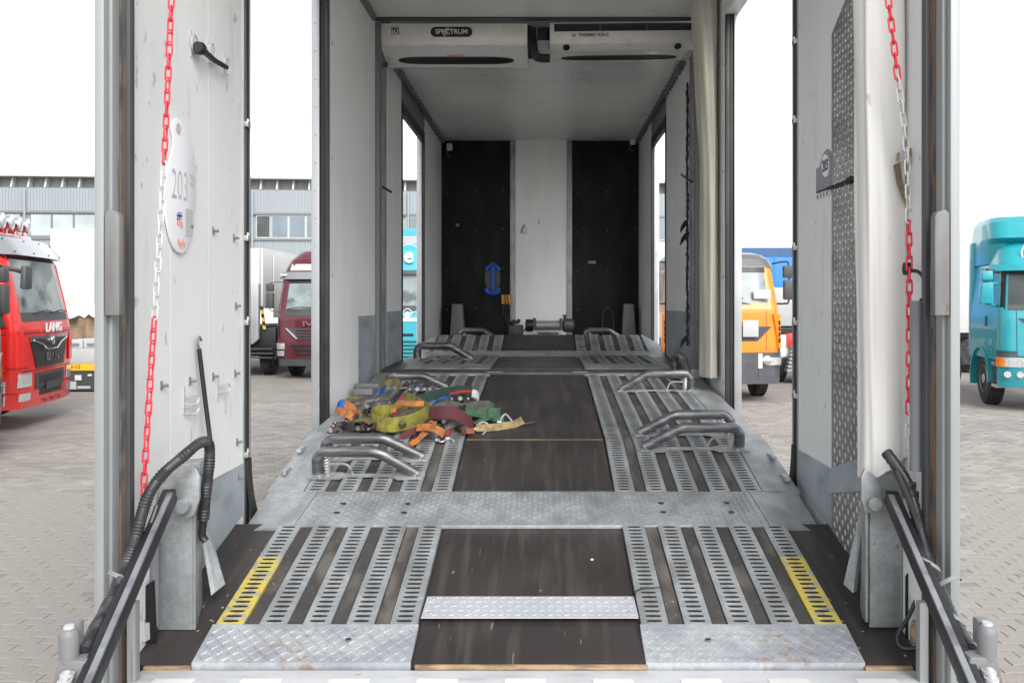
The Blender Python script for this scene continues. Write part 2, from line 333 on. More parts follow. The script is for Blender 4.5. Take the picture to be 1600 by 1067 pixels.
# ================================================================ GROUND
def paver_material(name, pattern):
    m = mk(name, (.288, .266, .244), .85, var=.12, vs=1.3, dirt=(.21, .193, .176), dirt_amt=.4, ds=(.35, .9, .5), dth=(.48, .7), bump=.25, bs=150, dirt2=(.36, .34, .315), d2s=(1.7, 1.7, 1.7), d2th=(.55, .7), d2amt=.2)
    t = m.node_tree; N = t.nodes; b = N['Principled BSDF']; src = b.inputs['Base Color'].links[0].from_socket
    x = N.new('ShaderNodeMix'); x.data_type = 'RGBA'; x.blend_type = 'MULTIPLY'; t.links.new(src, x.inputs[6])
    if pattern:
        tc = N.new('ShaderNodeTexCoord'); br = N.new('ShaderNodeTexBrick'); t.links.new(tc.outputs['Object'], br.inputs['Vector'])
        br.inputs['Scale'].default_value = 1; br.inputs['Brick Width'].default_value = .2; br.inputs['Row Height'].default_value = .1; br.inputs['Mortar Size'].default_value = .006
        br.inputs['Color1'].default_value = (1, 1, 1, 1); br.inputs['Color2'].default_value = (.88, .87, .87, 1); br.inputs['Mortar'].default_value = (.5, .47, .44, 1)
        t.links.new(br.outputs[0], x.inputs[7]); x.inputs[0].default_value = 1
    else:
        g = N.new('ShaderNodeNewGeometry'); r = N.new('ShaderNodeMapRange'); t.links.new(g.outputs['Random Per Island'], r.inputs[0])
        r.inputs[3].default_value = .78; r.inputs[4].default_value = 1.10; cb = N.new('ShaderNodeCombineColor')
        for i in range(3): t.links.new(r.outputs[0], cb.inputs[i])
        t.links.new(cb.outputs[0], x.inputs[7]); x.inputs[0].default_value = 1
    t.links.new(x.outputs[2], b.inputs['Base Color'])
    return m
M['paver'] = paver_material('concrete_paver', False); M['paver_far'] = paver_material('paving_far', True)
M['joint'] = mk('joint_sand', (.135, .12, .102), .95, var=.2, vs=20)
PX, PY0, PY1 = 9.0, 2.2, 17.0
mb = MB(); S = 600
for (x0, x1, y0, y1) in ((-S, S, -S, PY0), (-S, S, PY1, S), (-S, -PX + .1, PY0, PY1), (PX, S, PY0, PY1)):
    mb.add([(x0, y0, -.002), (x1, y0, -.002), (x1, y1, -.002), (x0, y1, -.002)], [(0, 1, 2, 3)])
ground = structure(mb.build('ground', 'paver_far'))
bed = structure(MB().add([(-PX, PY0, -.012), (PX, PY0, -.012), (PX, PY1, -.012), (-PX, PY1, -.012)], [(0, 1, 2, 3)]).build('ground', 'joint'))
def paver_verts():
    L, W, g, a = .2, .1, .0026, .0085
    top = [(0, 0), (.05, a), (.10, 0), (.15, -a), (.2, 0)]
    lo = [(x, y) for x, y in top]; hi = [(x, y + W) for x, y in top][::-1]
    poly = lo + hi; cx, cy = L / 2, W / 2
    out = []
    for x, y in poly:
        sx = (g if x < .001 else (-g if x > L - .001 else 0)); sy = (g if y < W / 2 else -g); out.append((x + sx * .6 - cx, y + sy * .6 - cy))
    inn = [(x * .965, y * .93) for x, y in out]
    return [(x, y, -.012) for x, y in out] + [(x, y, -.003) for x, y in out] + [(x, y, 0) for x, y in inn]
PV = paver_verts(); PN = 10
PF = [tuple(range(20, 30))] + [(i, (i + 1) % PN, PN + (i + 1) % PN, PN + i) for i in range(PN)] + [(PN + i, PN + (i + 1) % PN, 2 * PN + (i + 1) % PN, 2 * PN + i) for i in range(PN)]
cells = []
ny = int((PY1 - PY0) / .1)
for j in range(ny):
    y = PY0 + (j + .5) * .1; sh = .1 if j % 2 else 0
    for i in range(int(2 * PX / .2)):
        x = -PX + (i + .5) * .2 + sh
        if abs(x) < 1.15 and y > 3: continue
        if y < 3.4 and abs(x) < 1.9: continue
        px = VX + (x - CX) / y * F; py = VY + CZ / y * F
        vis = (py < 1075) and ((-8 < px < 149) or (1506 < px < 1608))
        cells.append((0 if vis else 1, y, x))
cells.sort()
proto = bpy.data.meshes.new('paver'); proto.from_pydata(PV, [], PF); proto.materials.append(M['paver'])
rnd = random.Random(3)
for k, (v, y, x) in enumerate(cells[:300]):
    o = link('paver', proto, bed, (x, y, rnd.uniform(-.0025, .001))); o.rotation_euler = (rnd.uniform(-.012, .012), rnd.uniform(-.01, .01), 0)
vs = []; fs = []
for v, y, x in cells[300:]:
    k = len(vs); dz = rnd.uniform(-.0025, .001); tx = rnd.uniform(-.01, .01); ty = rnd.uniform(-.012, .012)
    vs += [(x + a, y + b, c + dz + tx * a + ty * b) for a, b, c in PV]; fs += [tuple(q + k for q in f) for f in PF]
me = bpy.data.meshes.new('paving'); me.from_pydata(vs, [], fs); me.materials.append(M['paver'])
stuff(link('paving', me, bed))

# ================================================================ REAR BODY (the box trailer the camera looks into)
HW = 1.27; TH = .085
ROOF_A, ROOF_B = 4.262, 4.13
def floorZ(d): return interp([(2.5, .861), (3.51, 1.09), (3.9, 1.178)], d)
def platZ(d): return interp([(3.50, 1.112), (3.865, 1.172), (4.45, 1.312), (6.44, 1.495)], d)
trailer = thing('box_trailer', 'open white box trailer with sloping ramp deck and galvanised gratings inside', 'trailer', (0, 2.6, 0))
T = trailer
# floor, sill, chassis
mb = MB(); mb.prism([(-1.268, 2.65, floorZ(2.65)), (-1.268, 3.56, floorZ(3.56)), (-1.268, 3.56, 1.02), (-1.268, 3.9, 1.02), (-1.268, 3.9, .75), (-1.268, 2.65, .75)], (2.536, 0, 0)); floor_o = mb.build('floor', 'ply', T)
for s in (-1, 1): MB().box(min(s * 1.07, s * 1.22), max(s * 1.07, s * 1.22), 2.636, 2.649, .86, floorZ(2.65) - .001).build('worn_wood_edge', 'wood', floor_o)
mb = MB(); mb.box(-.36, .38, 2.64, 2.649, .884, floorZ(2.65) + .003); mb.build('board_edge', 'wood', floor_o)
mb = MB(); mb.prism([(-.335 - .035, 2.66, floorZ(2.66) + .006), (-.37, 3.62, floorZ(3.62) + .006), (-.37, 3.62, floorZ(3.62) - .01), (-.37, 2.66, floorZ(2.66) - .01)], (.745, 0, 0)); mb.build('centre_board', 'ply', floor_o)
sill = MB().box(-1.225, 1.225, 2.50, 2.634, .72, .887).build('rear_sill', 'sill', T, bevel=.006)
MB().box(-1.222, 1.222, 2.44, 2.498, .70, .845).build('sill_lip', 'sill', sill, bevel=.005)
for i in range(9): MB().box(-1.15 + i * .27, -1.15 + i * .27 + .125, 2.512, 2.566, .8875, .8900).build('sill_rib', 'offwhite', sill)
mb = MB()
for x in (-.55, .55): mb.box(x - .08, x + .08, 3.0, 6.5, .5, .74)
mb.box(-1.2, 1.2, 3.92, 6.44, .98, 1.06); mb.box(-1.2, 1.2, 2.7, 2.85, .5, .74); mb.build('chassis', 'darkgrey', T)
# gratings: strips with real slots
def strip(mb, x0, x1, d0, d1, zf, pitch=.0285, slot=(.056, .0145), th=.022, lift=.0):
    n = max(1, int(round((d1 - d0) / pitch))); p = (d1 - d0) / n; xc = (x0 + x1) / 2; hx, hd = slot[0] / 2, slot[1] / 2
    for i in range(n):
        a = d0 + i * p; b = a + p; dc = (a + b) / 2
        outer = [(x0, a), (xc, a), (x1, a), (x1, dc), (x1, b), (xc, b), (x0, b), (x0, dc)]
        q = hd * .75
        hole = [(xc - hx * .8, dc - q), (xc, dc - hd), (xc + hx * .8, dc - q), (xc + hx, dc), (xc + hx * .8, dc + q), (xc, dc + hd), (xc - hx * .8, dc + q), (xc - hx, dc)]
        vs = [(x, d, zf(d) + lift) for x, d in outer] + [(x, d, zf(d) + lift + .0012) for x, d in hole] + [(x, d, zf(d) + lift - th) for x, d in hole]
        fs = [(j, (j + 1) % 8, 8 + (j + 1) % 8, 8 + j) for j in range(8)] + [(8 + j, 8 + (j + 1) % 8, 16 + (j + 1) % 8, 16 + j) for j in range(8)]
        mb.add(vs, fs)
    za, zb = zf(d0) + lift, zf(d1) + lift
    for x in (x0, x1): mb.add([(x, d0, za), (x, d1, zb), (x, d1, zb - th), (x, d0, za - th)], [(0, 1, 2, 3)])
    mb.add([(x0, d0, za), (x1, d0, za), (x1, d0, za - th), (x0, d0, za - th)], [(0, 1, 2, 3)])
    return mb
W0, PITCH, SW = .38, .1475, .093
def strips(parent, d0, d1, zf, lift, mats, name='grating_strip', **k):
    for sd in (-1, 1):
        for i in range(5):
            a = W0 + i * PITCH; b = a + SW
            x0, x1 = (a, b) if sd > 0 else (-b, -a)
            o = strip(MB(), x0, x1, d0, d1, zf, lift=lift, **k).build(name, mats(sd, i), parent); o.data.materials.append(M['slot_shade'])
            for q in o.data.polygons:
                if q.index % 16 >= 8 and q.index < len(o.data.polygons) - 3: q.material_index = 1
def gaps(parent, d0, d1, zf, lift, mat, name='grip_strip'):
    for sd in (-1, 1):
        for i in range(4):
            a = W0 + i * PITCH + SW + .004; b = W0 + (i + 1) * PITCH - .004
            x0, x1 = (a, b) if sd > 0 else (-b, -a)
            n = 3; mbx = MB()
            for j in range(n):
                da, db = lerp(d0, d1, j / n), lerp(d0, d1, (j + 1) / n)
                mbx.hexa([(x0, da, zf(da) + lift - .018), (x1, da, zf(da) + lift - .018), (x1, db, zf(db) + lift - .018), (x0, db, zf(db) + lift - .018), (x0, da, zf(da) + lift), (x1, da, zf(da) + lift), (x1, db, zf(db) + lift), (x0, db, zf(db) + lift)])
            mbx.build(name, mat, parent)
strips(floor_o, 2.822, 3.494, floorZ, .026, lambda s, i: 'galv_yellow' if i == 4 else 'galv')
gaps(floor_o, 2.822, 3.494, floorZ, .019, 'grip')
for s, k in ((-1, 'plate_l'), (1, 'plate_r')):
    xa, xb = (-1.072, -.375) if s < 0 else (.375, 1.072)
    z0, z1 = floorZ(2.662) + .006, floorZ(2.82) + .026
    xo0, xo1 = (xa, xb - .0) if s < 0 else (xa, xb)
    pl = MB(); pl.hexa([(xo0, 2.648, z0 - .026), (xo1, 2.648, z0 - .026), (xo1, 2.82, z1 - .018), (xo0, 2.82, z1 - .018), (xo0, 2.648, z0), (xo1, 2.648, z0), (xo1, 2.82, z1), (xo0, 2.82, z1)])
    plo = pl.build('ramp_plate', k, floor_o)
    tm = MB(); tread(tm, (xa + .01, 2.652, z0 + .0010), (1, 0, 0), (0, .172, z1 - z0), .68, .170, .026, .028, .0040, .0065)
    hx = P(545 if s < 0 else 1106, 1004, 2.75).x
    tm.lathe([(.011, 0), (.011, .0006)], (hx, 2.745, lerp(z0, z1, .6) + .001), n=12)
    stuff(tm.build('ramp_plate_tread', k, floor_o))
    MB().lathe([(.0095, 0), (.0095, .0006)], (hx, 2.745, lerp(z0, z1, .6) + .0022), n=12).build('bolt_hole', 'black', floor_o)
# small aluminium threshold step on the centre board
za, zb = floorZ(2.855) + .028, floorZ(3.01) + .010
st = MB().hexa([(-.372, 2.855, za - .004), (.375, 2.855, za - .004), (.375, 3.01, zb - .004), (-.372, 3.01, zb - .004), (-.372, 2.855, za), (.375, 2.855, za), (.375, 3.01, zb), (-.372, 3.01, zb)]).build('threshold_plate', 'stair', T)
tm = MB()
for a in range(26):      # broad five-bar pattern, hammered flat
    for b in range(5):
        c = Vector((-.355 + a * .0285, 2.868 + b * .0315, za + (zb - za) * ((2.868 + b * .0315) - 2.855) / .155 + .0004)); s = 1 if (a + b) % 2 else -1
        e = Vector((.012, .010 * s, 0)); g = Vector((.004, -.005 * s, 0))
        tm.add([c - e, c + g, c + e, c - g, c - e * .5 + Vector((0, 0, .0042)), c + e * .5 + Vector((0, 0, .0042))], [(0, 1, 5, 4), (1, 2, 5), (2, 3, 4, 5), (3, 0, 4)])
stuff(tm.build('plate_pattern', 'stair', st))
for x in (-.345, .345):
    for q in (.2, .85): MB().lathe([(.006, 0), (.005, .003)], (x, lerp(2.855, 3.01, q), lerp(za, zb, q)), n=8).build('screw', 'steel', st)

# lifting platform: lip, hinged front leaf, rear leaf
PWH = 1.225
def slab(mb, x0, x1, ds, zf, lift, th):
    for a, b in zip(ds, ds[1:]):
        mb.hexa([(x0, a, zf(a) + lift - th), (x1, a, zf(a) + lift - th), (x1, b, zf(b) + lift - th), (x0, b, zf(b) + lift - th), (x0, a, zf(a) + lift), (x1, a, zf(a) + lift), (x1, b, zf(b) + lift), (x0, b, zf(b) + lift)])
    return mb
plat = slab(MB(), -1.085, 1.085, (3.86, 4.448), platZ, -.026, .03).build('platform', 'grip', T)
slab(MB(), -1.085, 1.085, (4.452, 5.4, 6.44), platZ, -.026, .03).build('platform_rear_leaf', 'grip', plat)
lip = slab(MB(), -1.0, 1.0, (3.50, 3.865), platZ, 0, .016).build('lip_plate', 'galv', plat, bevel=.003)
MB().hexa([(-1.0, 3.506, 1.06), (1.0, 3.506, 1.06), (1.0, 3.53, 1.06), (-1.0, 3.53, 1.06), (-1.0, 3.506, 1.094), (1.0, 3.506, 1.094), (1.0, 3.53, 1.097), (-1.0, 3.53, 1.097)]).build('lip_underside', 'darkgrey', plat)
tm = MB(); tread(tm, (-.985, 3.512, platZ(3.512) + .0003), (1, 0, 0), (0, .365, .06), 1.97, .345, .024, .022, .003, .0055)
stuff(tm.build('lip_tread', 'galv', plat))
for x, y in ((536, 787), (526, 801), (637, 787), (631, 801), (1033, 786), (1036, 800), (1136, 785), (1143, 800)):
    d = 3.5
    for _ in range(60): d += .3 * ((CZ - platZ(d)) * F / (y - VY) - d)
    p = P(x, y, d); MB().lathe([(.014, 0), (.014, .0008)], (p.x, p.y, platZ(d) + .0021), n=10).build('drain_hole', 'black', plat)
for s in (-1, 1):        # galvanised wings along both sides, folded down at the corner of the lip
    mb = MB(); x0, x1 = (-PWH, -1.067) if s < 0 else (1.067, PWH)
    ds = (3.865, 4.45, 6.44)
    slab(mb, x0, x1, ds, platZ, .002, .012)
    xi = s * 1.002; xm = s * 1.088; xo = s * 1.218
    a = lambda x, d, dz=0: (x, d, platZ(d) + dz)
    mb.prism([a(xi, 3.502), a(xo, 3.505, -.03), a(s * PWH, 3.865, -.004), a(xi, 3.865, .001)], (0, 0, -.012))
    mb.build('side_wing', 'galv', plat)
    mb = MB()
    xs = [s * PWH, s * (PWH + .012)]; slab(mb, min(xs), max(xs), ds, platZ, -.002, .05); mb.build('wing_edge', 'galv_dark', plat)
    for d in (3.98, 4.22) if s > 0 else (4.05, 4.3):
        MB().box(s * 1.205 - .012, s * 1.205 + .012, d - .05, d + .05, platZ(d) + .002, platZ(d) + .022).build('edge_clip', 'galv_dark', plat, bevel=.004)
for a, b in ((3.868, 4.447), (4.453, 6.43)):
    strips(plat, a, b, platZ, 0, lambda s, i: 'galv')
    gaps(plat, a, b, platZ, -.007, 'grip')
    slab(MB(), -.365, .365, (a, b), platZ, .003, .012).build('deck_board', 'ply', plat)
MB().box(-.365, .365, 4.4465, 4.4535, platZ(4.45) - .004, platZ(4.45) + .0042).build('board_seam', 'wood', plat)
slab(MB(), -1.22, 1.22, (6.40, 6.50), platZ, .004, .02).build('end_bar', 'galv_dark', plat)
for x in (-.36, .3): MB().tube([(x - .03, 6.42, 1.508), (x + .09, 6.42, 1.508)], .007, 8).build('hinge_pin', 'midgrey', plat)

# side walls ---------------------------------------------------------------
L_OP0, L_OP1, R_OP0, R_OP1 = 3.66, 5.12, 4.0, 5.6
HEAD = 3.98
def wall(name, s, d0, d1, z0, z1, mat, parent=T, x=HW, th=TH, bevel=0):
    a, b = s * x, s * (x + th); return MB().box(min(a, b), max(a, b), d0, d1, z0, z1).build(name, mat, parent, bevel)
wl = wall('side_wall', -1, 2.61, L_OP0, .76, ROOF_A, 'panel'); wr = wall('side_wall', 1, 2.61, R_OP0, .76, ROOF_A, 'panel')
wl2 = wall('side_wall', -1, L_OP1, 6.50, .76, ROOF_A, 'panel_in'); wr2 = wall('side_wall', 1, R_OP1, 6.55, .76, ROOF_A, 'panel_in')
wall('door_header', -1, L_OP0, L_OP1, HEAD, ROOF_A, 'panel_in'); wall('door_header', 1, R_OP0, R_OP1, HEAD, ROOF_A, 'panel_in')
wall('side_rail', -1, L_OP0, L_OP1, .72, 1.0, 'alu'); wall('side_rail', 1, R_OP0, R_OP1, .72, 1.0, 'alu')
MB().box(-1.355, 1.355, 2.47, 6.52, ROOF_A, ROOF_A + .07).build('ceiling', 'ceiling', T)
mb = MB()
for i in range(5): mb.box(-HW, HW, 2.9 + i * .78, 2.904 + i * .78, ROOF_A - .003, ROOF_A)
mb.build('ceiling_joint', 'ltgrey', T)
# panel joints on the near walls (fine raised beads)
for s, d in ((-1, 2.94), (-1, 3.27), (1, 3.72)): wall('panel_bead', s, d, d + .003, .95, ROOF_A, 'offwhite', x=HW - .0005, th=.0005)
# kick sheets
mb = MB(); mb.prism([(-HW + .004, 2.95, floorZ(2.95)), (-HW + .004, L_OP0 - .012, floorZ(L_OP0)), (-HW + .004, L_OP0 - .012, 1.345), (-HW + .004, 2.95, 1.345)], (-.003, 0, 0)); mb.build('kick_sheet', 'kick', wl)
mb = MB(); mb.prism([(HW - .004, 2.95, floorZ(2.95)), (HW - .004, R_OP0 - .012, floorZ(R_OP0)), (HW - .004, R_OP0 - .012, 1.345), (HW - .004, 2.95, 1.345)], (.003, 0, 0)); mb.build('kick_sheet', 'kick', wr)
for s, d0, d1, p in ((-1, 5.9, 6.49, wl2), (1, 6.1, 6.54, wr2)): wall('kick_sheet', s, d0, d1, 1.4, 1.95, 'kick', p, x=HW - .004, th=.003)
# door frames: rubber seals and aluminium edge profiles
for s, d, par in ((-1, L_OP0, wl), (1, R_OP0, wr)):
    wall('seal', s, d, d + .035, .95, HEAD, 'rubber', par, x=HW - .012, th=.03, bevel=.006)
    wall('edge_profile', s, d + .036, d + .052, .95, HEAD, 'post', par, x=HW - .012, th=.06, bevel=.003)
    wall('edge_profile', s, d - .018, d - .001, .95, HEAD, 'alu', par, x=HW - .006, th=.006)
    # the loose rubber skirt at the foot of the seal
    b = MB(); pts = []
    for k in range(7):
        q = k / 6; pts.append((Vector((s * (HW - .015 - .03 * q * q), d + .02 + .05 * q * q, 1.36 - .36 * q)), Vector((0, .022 + .03 * q * q, 0))))
    b.ribbon(pts, .008).build('seal_skirt', 'rubber', par)
    for z in ((3.67, 2.83, 2.33, 1.96, 1.38) if s < 0 else (3.30, 2.92, 2.31, 1.95, 1.6)):
        k = MB().box(s * (HW - .024), s * (HW - .002), d - .016, d + .022, z - .012, z + .012).build('latch_bolt', 'steel', par, bevel=.004)
        MB().lathe([(.007, 0), (.007, .014)], (s * (HW - .012), d + .012, z + .012), n=8).build('bolt_head', 'steel', k)
for s, d, par, z0 in ((-1, L_OP1, wl2, 1.30), (1, R_OP1, wr2, 1.30)):      # the far jambs, seen face on
    wall('jamb_seal', s, d - .03, d - .001, z0, HEAD, 'rubber', par, x=HW - .004, th=.03, bevel=.008)
    wall('jamb_seal', s, d - .022, d - .001, z0, HEAD, 'rubber', par, x=HW + .028, th=.022, bevel=.006)
    jp = wall('jamb_profile', s, d - .04, d - .001, .95, HEAD, 'alu', par, x=HW + .052, th=.05, bevel=.004)
    for i in range(16):
        MB().lathe([(.005, 0), (.004, -.003)], (s * (HW + .078), d - .041, 1.2 + i * .17), 'Y', n=8).build('rivet', 'ltgrey', jp)
    for i in range(4):
        MB().lathe([(.012, 0), (.01, .004)], (s * HW - (.004 if s > 0 else 0), d + .06, 1.5 + i * .72), 'X', n=10).build('wall_stud', 'ltgrey', par)
# rear posts
for s in (-1, 1):
    q = lambda a, b: (min(s * a, s * b), max(s * a, s * b))
    po = MB().box(*q(1.257, 1.287), 2.47, 2.499, .3, ROOF_A).build('rear_post', 'postalu', T, bevel=.006)
    MB().box(*q(1.247, 1.283), 2.50, 2.544, .3, ROOF_A).build('post_flange', 'post', po, bevel=.004)
    MB().box(*q(1.244, 1.281), 2.545, 2.574, .3, ROOF_A).build('rusty_groove', 'rust', po)
    MB().box(*q(1.231, 1.279), 2.575, 2.605, .3, ROOF_A).build('post_inner_edge', 'darkgrey', po, bevel=.003)
    hz = [P(170, 333, 2.46).z, P(170, 493, 2.46).z]
    a, b = 1.210, 1.254
    mb = MB(); mb.prism([(s * a, 2.468, hz[1]), (s * b, 2.468, hz[1]), (s * b, 2.468, hz[0] + .0), (s * (b - .012), 2.468, hz[0] + .012), (s * (a + .006), 2.468, hz[0] + .004), (s * a, 2.468, hz[0] - .01)], (0, .03, 0))
    mb.build('hinge_cover', 'hinge', po, bevel=.004)
    # lower channel at the inner foot of the post
    MB().box(*q(1.200, 1.227), 2.545, 2.575, .6, 1.13).build('foot_channel', 'post', po, bevel=.003)
# header beam between the bodies, with wall rails
MB().box(-HW, HW, 6.46, 6.52, ROOF_A - .012, ROOF_A).build('front_header', 'darkgrey', T)
for s in (-1, 1):
    mb = MB(); x = s * (HW - .02); mb.tube([(x, 2.7, ROOF_A - .02), (x, 6.4, ROOF_A - .02)], .014, 6); mb.box(min(x, s * HW), max(x, s * HW), 5.3, 6.4, ROOF_A - .05, ROOF_A - .012); mb.build('ceiling_rail', 'midgrey', T)
    for d in (6.52, 6.72, 6.86):
        wall('front_post', s, d, d + .11, .8, ROOF_A, 'galv_dark' if d > 6.6 else 'midgrey', T, x=HW - .03 + (d - 6.52) * .08, th=.11, bevel=.01)
mb = MB(); mb.tube([(-1.26, 6.66, 2.98), (-1.16, 6.6, 2.92)], .009, 6); mb.build('stop_peg', 'black', T)
mb = MB(); mb.tube([(1.26, 6.76, 3.02), (1.14, 6.6, 3.06)], .009, 6); mb.build('stop_peg', 'black', T)
# trailer wheels, out of sight under the deck
def wheel_meshes():
    prof = [(.28, -.14), (.40, -.155), (.485, -.13), (.505, -.09), (.505, .09), (.485, .13), (.40, .155), (.28, .14)]
    t = MB().lathe(prof, (0, 0, 0), 'X', 40)
    for i in range(40):          # tread blocks
        a = 2 * math.pi * i / 40
        for x in (-.085, -.03, .03, .085):
            c, s_ = math.cos(a), math.sin(a); u = Vector((0, c, s_)); v = Vector((0, -s_, c)); p = Vector((x, 0, 0)) + u * .505
            t.hexa([p + Vector((-.022, 0, 0)) - v * .03, p + Vector((.022, 0, 0)) - v * .03, p + Vector((.022, 0, 0)) + v * .03, p + Vector((-.022, 0, 0)) + v * .03] + [p + u * .012 + Vector((-.02, 0, 0)) - v * .027, p + u * .012 + Vector((.02, 0, 0)) - v * .027, p + u * .012 + Vector((.02, 0, 0)) + v * .027, p + u * .012 + Vector((-.02, 0, 0)) + v * .027])
    to = t.build('tyre', 'tyre'); r = MB()
    for sg in (-1, 1):
        r.lathe([(.285, .12 * sg), (.27, .145 * sg), (.25, .12 * sg), (.21, .06 * sg), (.17, .075 * sg), (.12, .10 * sg), (.09, .15 * sg), (.05, .16 * sg)], (0, 0, 0), 'X', 24)
        for i in range(10):
            a = 2 * math.pi * i / 10; r.lathe([(.016, .075 * sg), (.016, .11 * sg)], (0, math.cos(a) * .165, math.sin(a) * .165), 'X', 6)
    ro = r.build('rim', 'rim'); a, b = to.data, ro.data; bpy.data.objects.remove(to); bpy.data.objects.remove(ro); return a, b
TYRE, RIM = wheel_meshes()
def wheel(parent, loc, sc=1):
    o = link('wheel', TYRE, parent, loc); o.scale = (sc, sc, sc); link('rim', RIM, o); return o
for y in (4.4, 5.5):
    for x in (-1.0, 1.0): wheel(T, (x, y - 2.6, .40), .8)

# ================================================================ FRONT BODY (the truck's own box, seen through the first)
truckbox = thing('truck_box_body', 'dim far box body with black lined bulkhead and second small ramp', 'truck body', (0, 6.95, 0)); B = truckbox
FB = 1.512
def b_platZ(d): return interp([(8.08, 1.515), (8.35, 1.56), (8.92, 1.70)], d)
L2a, L2b, R2a, R2b, END = 7.70, 9.18, 8.30, 9.44, 10.72
bf = MB().box(-HW, HW, 6.60, END, 1.38, FB).build('floor', 'ply', B)
wall('side_wall', -1, 6.98, L2a, 1.2, ROOF_B, 'panel_in', B); wall('side_wall', -1, L2b, END, 1.2, ROOF_B, 'panel_in', B)
wall('side_wall', 1, 6.98, R2a, 1.2, ROOF_B, 'panel_in', B); wall('side_wall', 1, R2b, END, 1.2, ROOF_B, 'panel_in', B)
wall('door_header', -1, L2a, L2b, 3.92, ROOF_B, 'midgrey', B); wall('door_header', 1, R2a, R2b, 3.92, ROOF_B, 'midgrey', B)
wall('side_rail', -1, L2a, L2b, 1.1, 1.45, 'alu', B); wall('side_rail', 1, R2a, R2b, 1.1, 1.45, 'alu', B)
for s, a, b in ((-1, L2a, L2b), (1, R2a, R2b)):
    wall('seal', s, a + .001, a + .04, 1.45, 3.92, 'rubber', B, x=HW - .01, th=.04, bevel=.006)
    wall('seal', s, a + .041, b - .041, 3.80, 3.9, 'rubber', B, x=HW - .01, th=.04)
    wall('jamb_seal', s, b - .04, b - .001, 1.45, 3.919, 'rubber', B, x=HW - .006, th=.026, bevel=.006)
    jp = wall('jamb_profile', s, b - .05, b - .001, 1.45, 3.919, 'alu', B, x=HW + .022, th=.05, bevel=.004)
    for i in range(10): MB().lathe([(.006, 0), (.005, -.003)], (s * (HW + .048), b - .051, 1.7 + i * .22), 'Y', n=8).build('rivet', 'midgrey', jp)
for d0, d1, s in ((6.985, 7.66, -1), (6.985, 8.26, 1)): wall('kick_sheet', s, d0, d1, FB, 1.97, 'kick', B, x=HW - .004, th=.003)
MB().box(-HW - TH, HW + TH, 7.13, END + .06, ROOF_B, ROOF_B + .06).build('ceiling', 'ceiling', B)
MB().box(-HW - TH, HW + TH, 6.50, 7.13, ROOF_A + .09, ROOF_A + .12).build('gap_sky_block', 'darkgrey', B); MB().box(-HW - TH, HW + TH, 7.10, 7.128, ROOF_B - .001, ROOF_A + .089).build('gap_board', 'darkgrey', B)  # first box: dark cover added above the gap to block the sky
for s in (-1, 1):
    mb = MB(); x = s * (HW - .03); mb.tube([(x, 7.15, ROOF_B - .03), (x, END, ROOF_B - .03)], .016, 6); mb.build('ceiling_rail', 'midgrey', B)
    for i in range(26):
        d = 7.16 + i * .136 + random.uniform(-.03, .03); MB().box(min(s * (HW - .05), s * HW), max(s * (HW - .05), s * HW), d, d + random.uniform(.03, .06), ROOF_B - .047, ROOF_B - .001).build('rail_clip', 'midgrey', B)
bh = MB().box(-HW - TH, HW + TH, END, END + .06, 1.3, ROOF_B).build('bulkhead', 'panel_in', B)
def endx(x): return P(x, 400, END).x
for a, b in ((690, 797), (894, 1003)):
    bp = MB().box(endx(a), endx(b), END - .012, END - .001, FB, ROOF_B - .004).build('black_lining', 'blackpanel', bh)
    for i in range(3):
        for z in (1.95, 2.45, 2.95, 3.45): MB().lathe([(.012, 0), (.008, -.004)], (lerp(endx(a), endx(b), (.08, .5, .9)[i]), END - .012, z + .02 * i), 'Y', n=8).build('screw', 'darkgrey', bp)
for a, b in ((797.5, 805.5), (885.5, 893.5)): MB().box(endx(a), endx(b), END - .02, END - .001, FB, ROOF_B - .002).build('cover_strip', 'galv_dark', bh, bevel=.004)
for x, y in ((703, 231), (988, 222)):
    p = P(x, y, END); k = MB().box(p.x - .035, p.x + .035, END - .07, END - .013, p.z - .045, p.z + .045).build('interior_lamp', 'offwhite', bh, bevel=.012)
    MB().tube([(p.x - .02, END - .03, p.z - .05), (p.x - .05, END - .02, p.z - .1), (p.x + .02, END - .02, p.z - .12)], .006, 6).build('lamp_cable', 'midgrey', k)
mb = MB()     # scribble on the white strip
p0 = P(815, 358, END - .002)
sc = [P(814 + 3 * math.cos(t * .8) + t * .35, 358 + 7 * math.sin(t * .55), END - .003) for t in range(22)]
mb.tube(sc, .004, 4); mb.build('scribble', 'ink', bh); MB().box(P(842, 347, END).x - .006, P(842, 347, END).x + .006, END - .004, END - .001, P(842, 347, END).z - .03, P(842, 347, END).z + .03).build('bulkhead_slot', 'midgrey', bh)
for x, y, ww in ((715, 352, .02), (925, 410, .05)):
    p = P(x, y, END); MB().box(p.x - ww, p.x + ww, END - .02, END - .012, p.z - .02, p.z + .02).build('wall_bracket', 'midgrey', bh, bevel=.005)
for x0, x1 in ((706, 722), (975, 990)):     # folded pillars in both corners
    a, b = P(x0, 480, 10.4), P(x1, 480, 10.4)
    mb = MB(); mb.hexa([(a.x - .03, 10.4, FB), (b.x + .04, 10.4, FB), (b.x + .04, 10.55, FB), (a.x - .03, 10.55, FB), (a.x, 10.4, P(0, 475, 10.4).z), (b.x, 10.4, P(0, 475, 10.4).z), (b.x, 10.55, P(0, 475, 10.4).z), (a.x, 10.55, P(0, 475, 10.4).z)])
    mb.build('corner_pillar', 'midgrey', B, bevel=.01)
mb = MB(); mb.tube(smooth_path([P(942, 525, 10.6), P(942, 490, 10.6), P(950, 481, 10.6), P(957, 490, 10.6), P(959, 524, 10.6)], 4), .006, 6); mb.build('wall_cable', 'darkgrey', B)
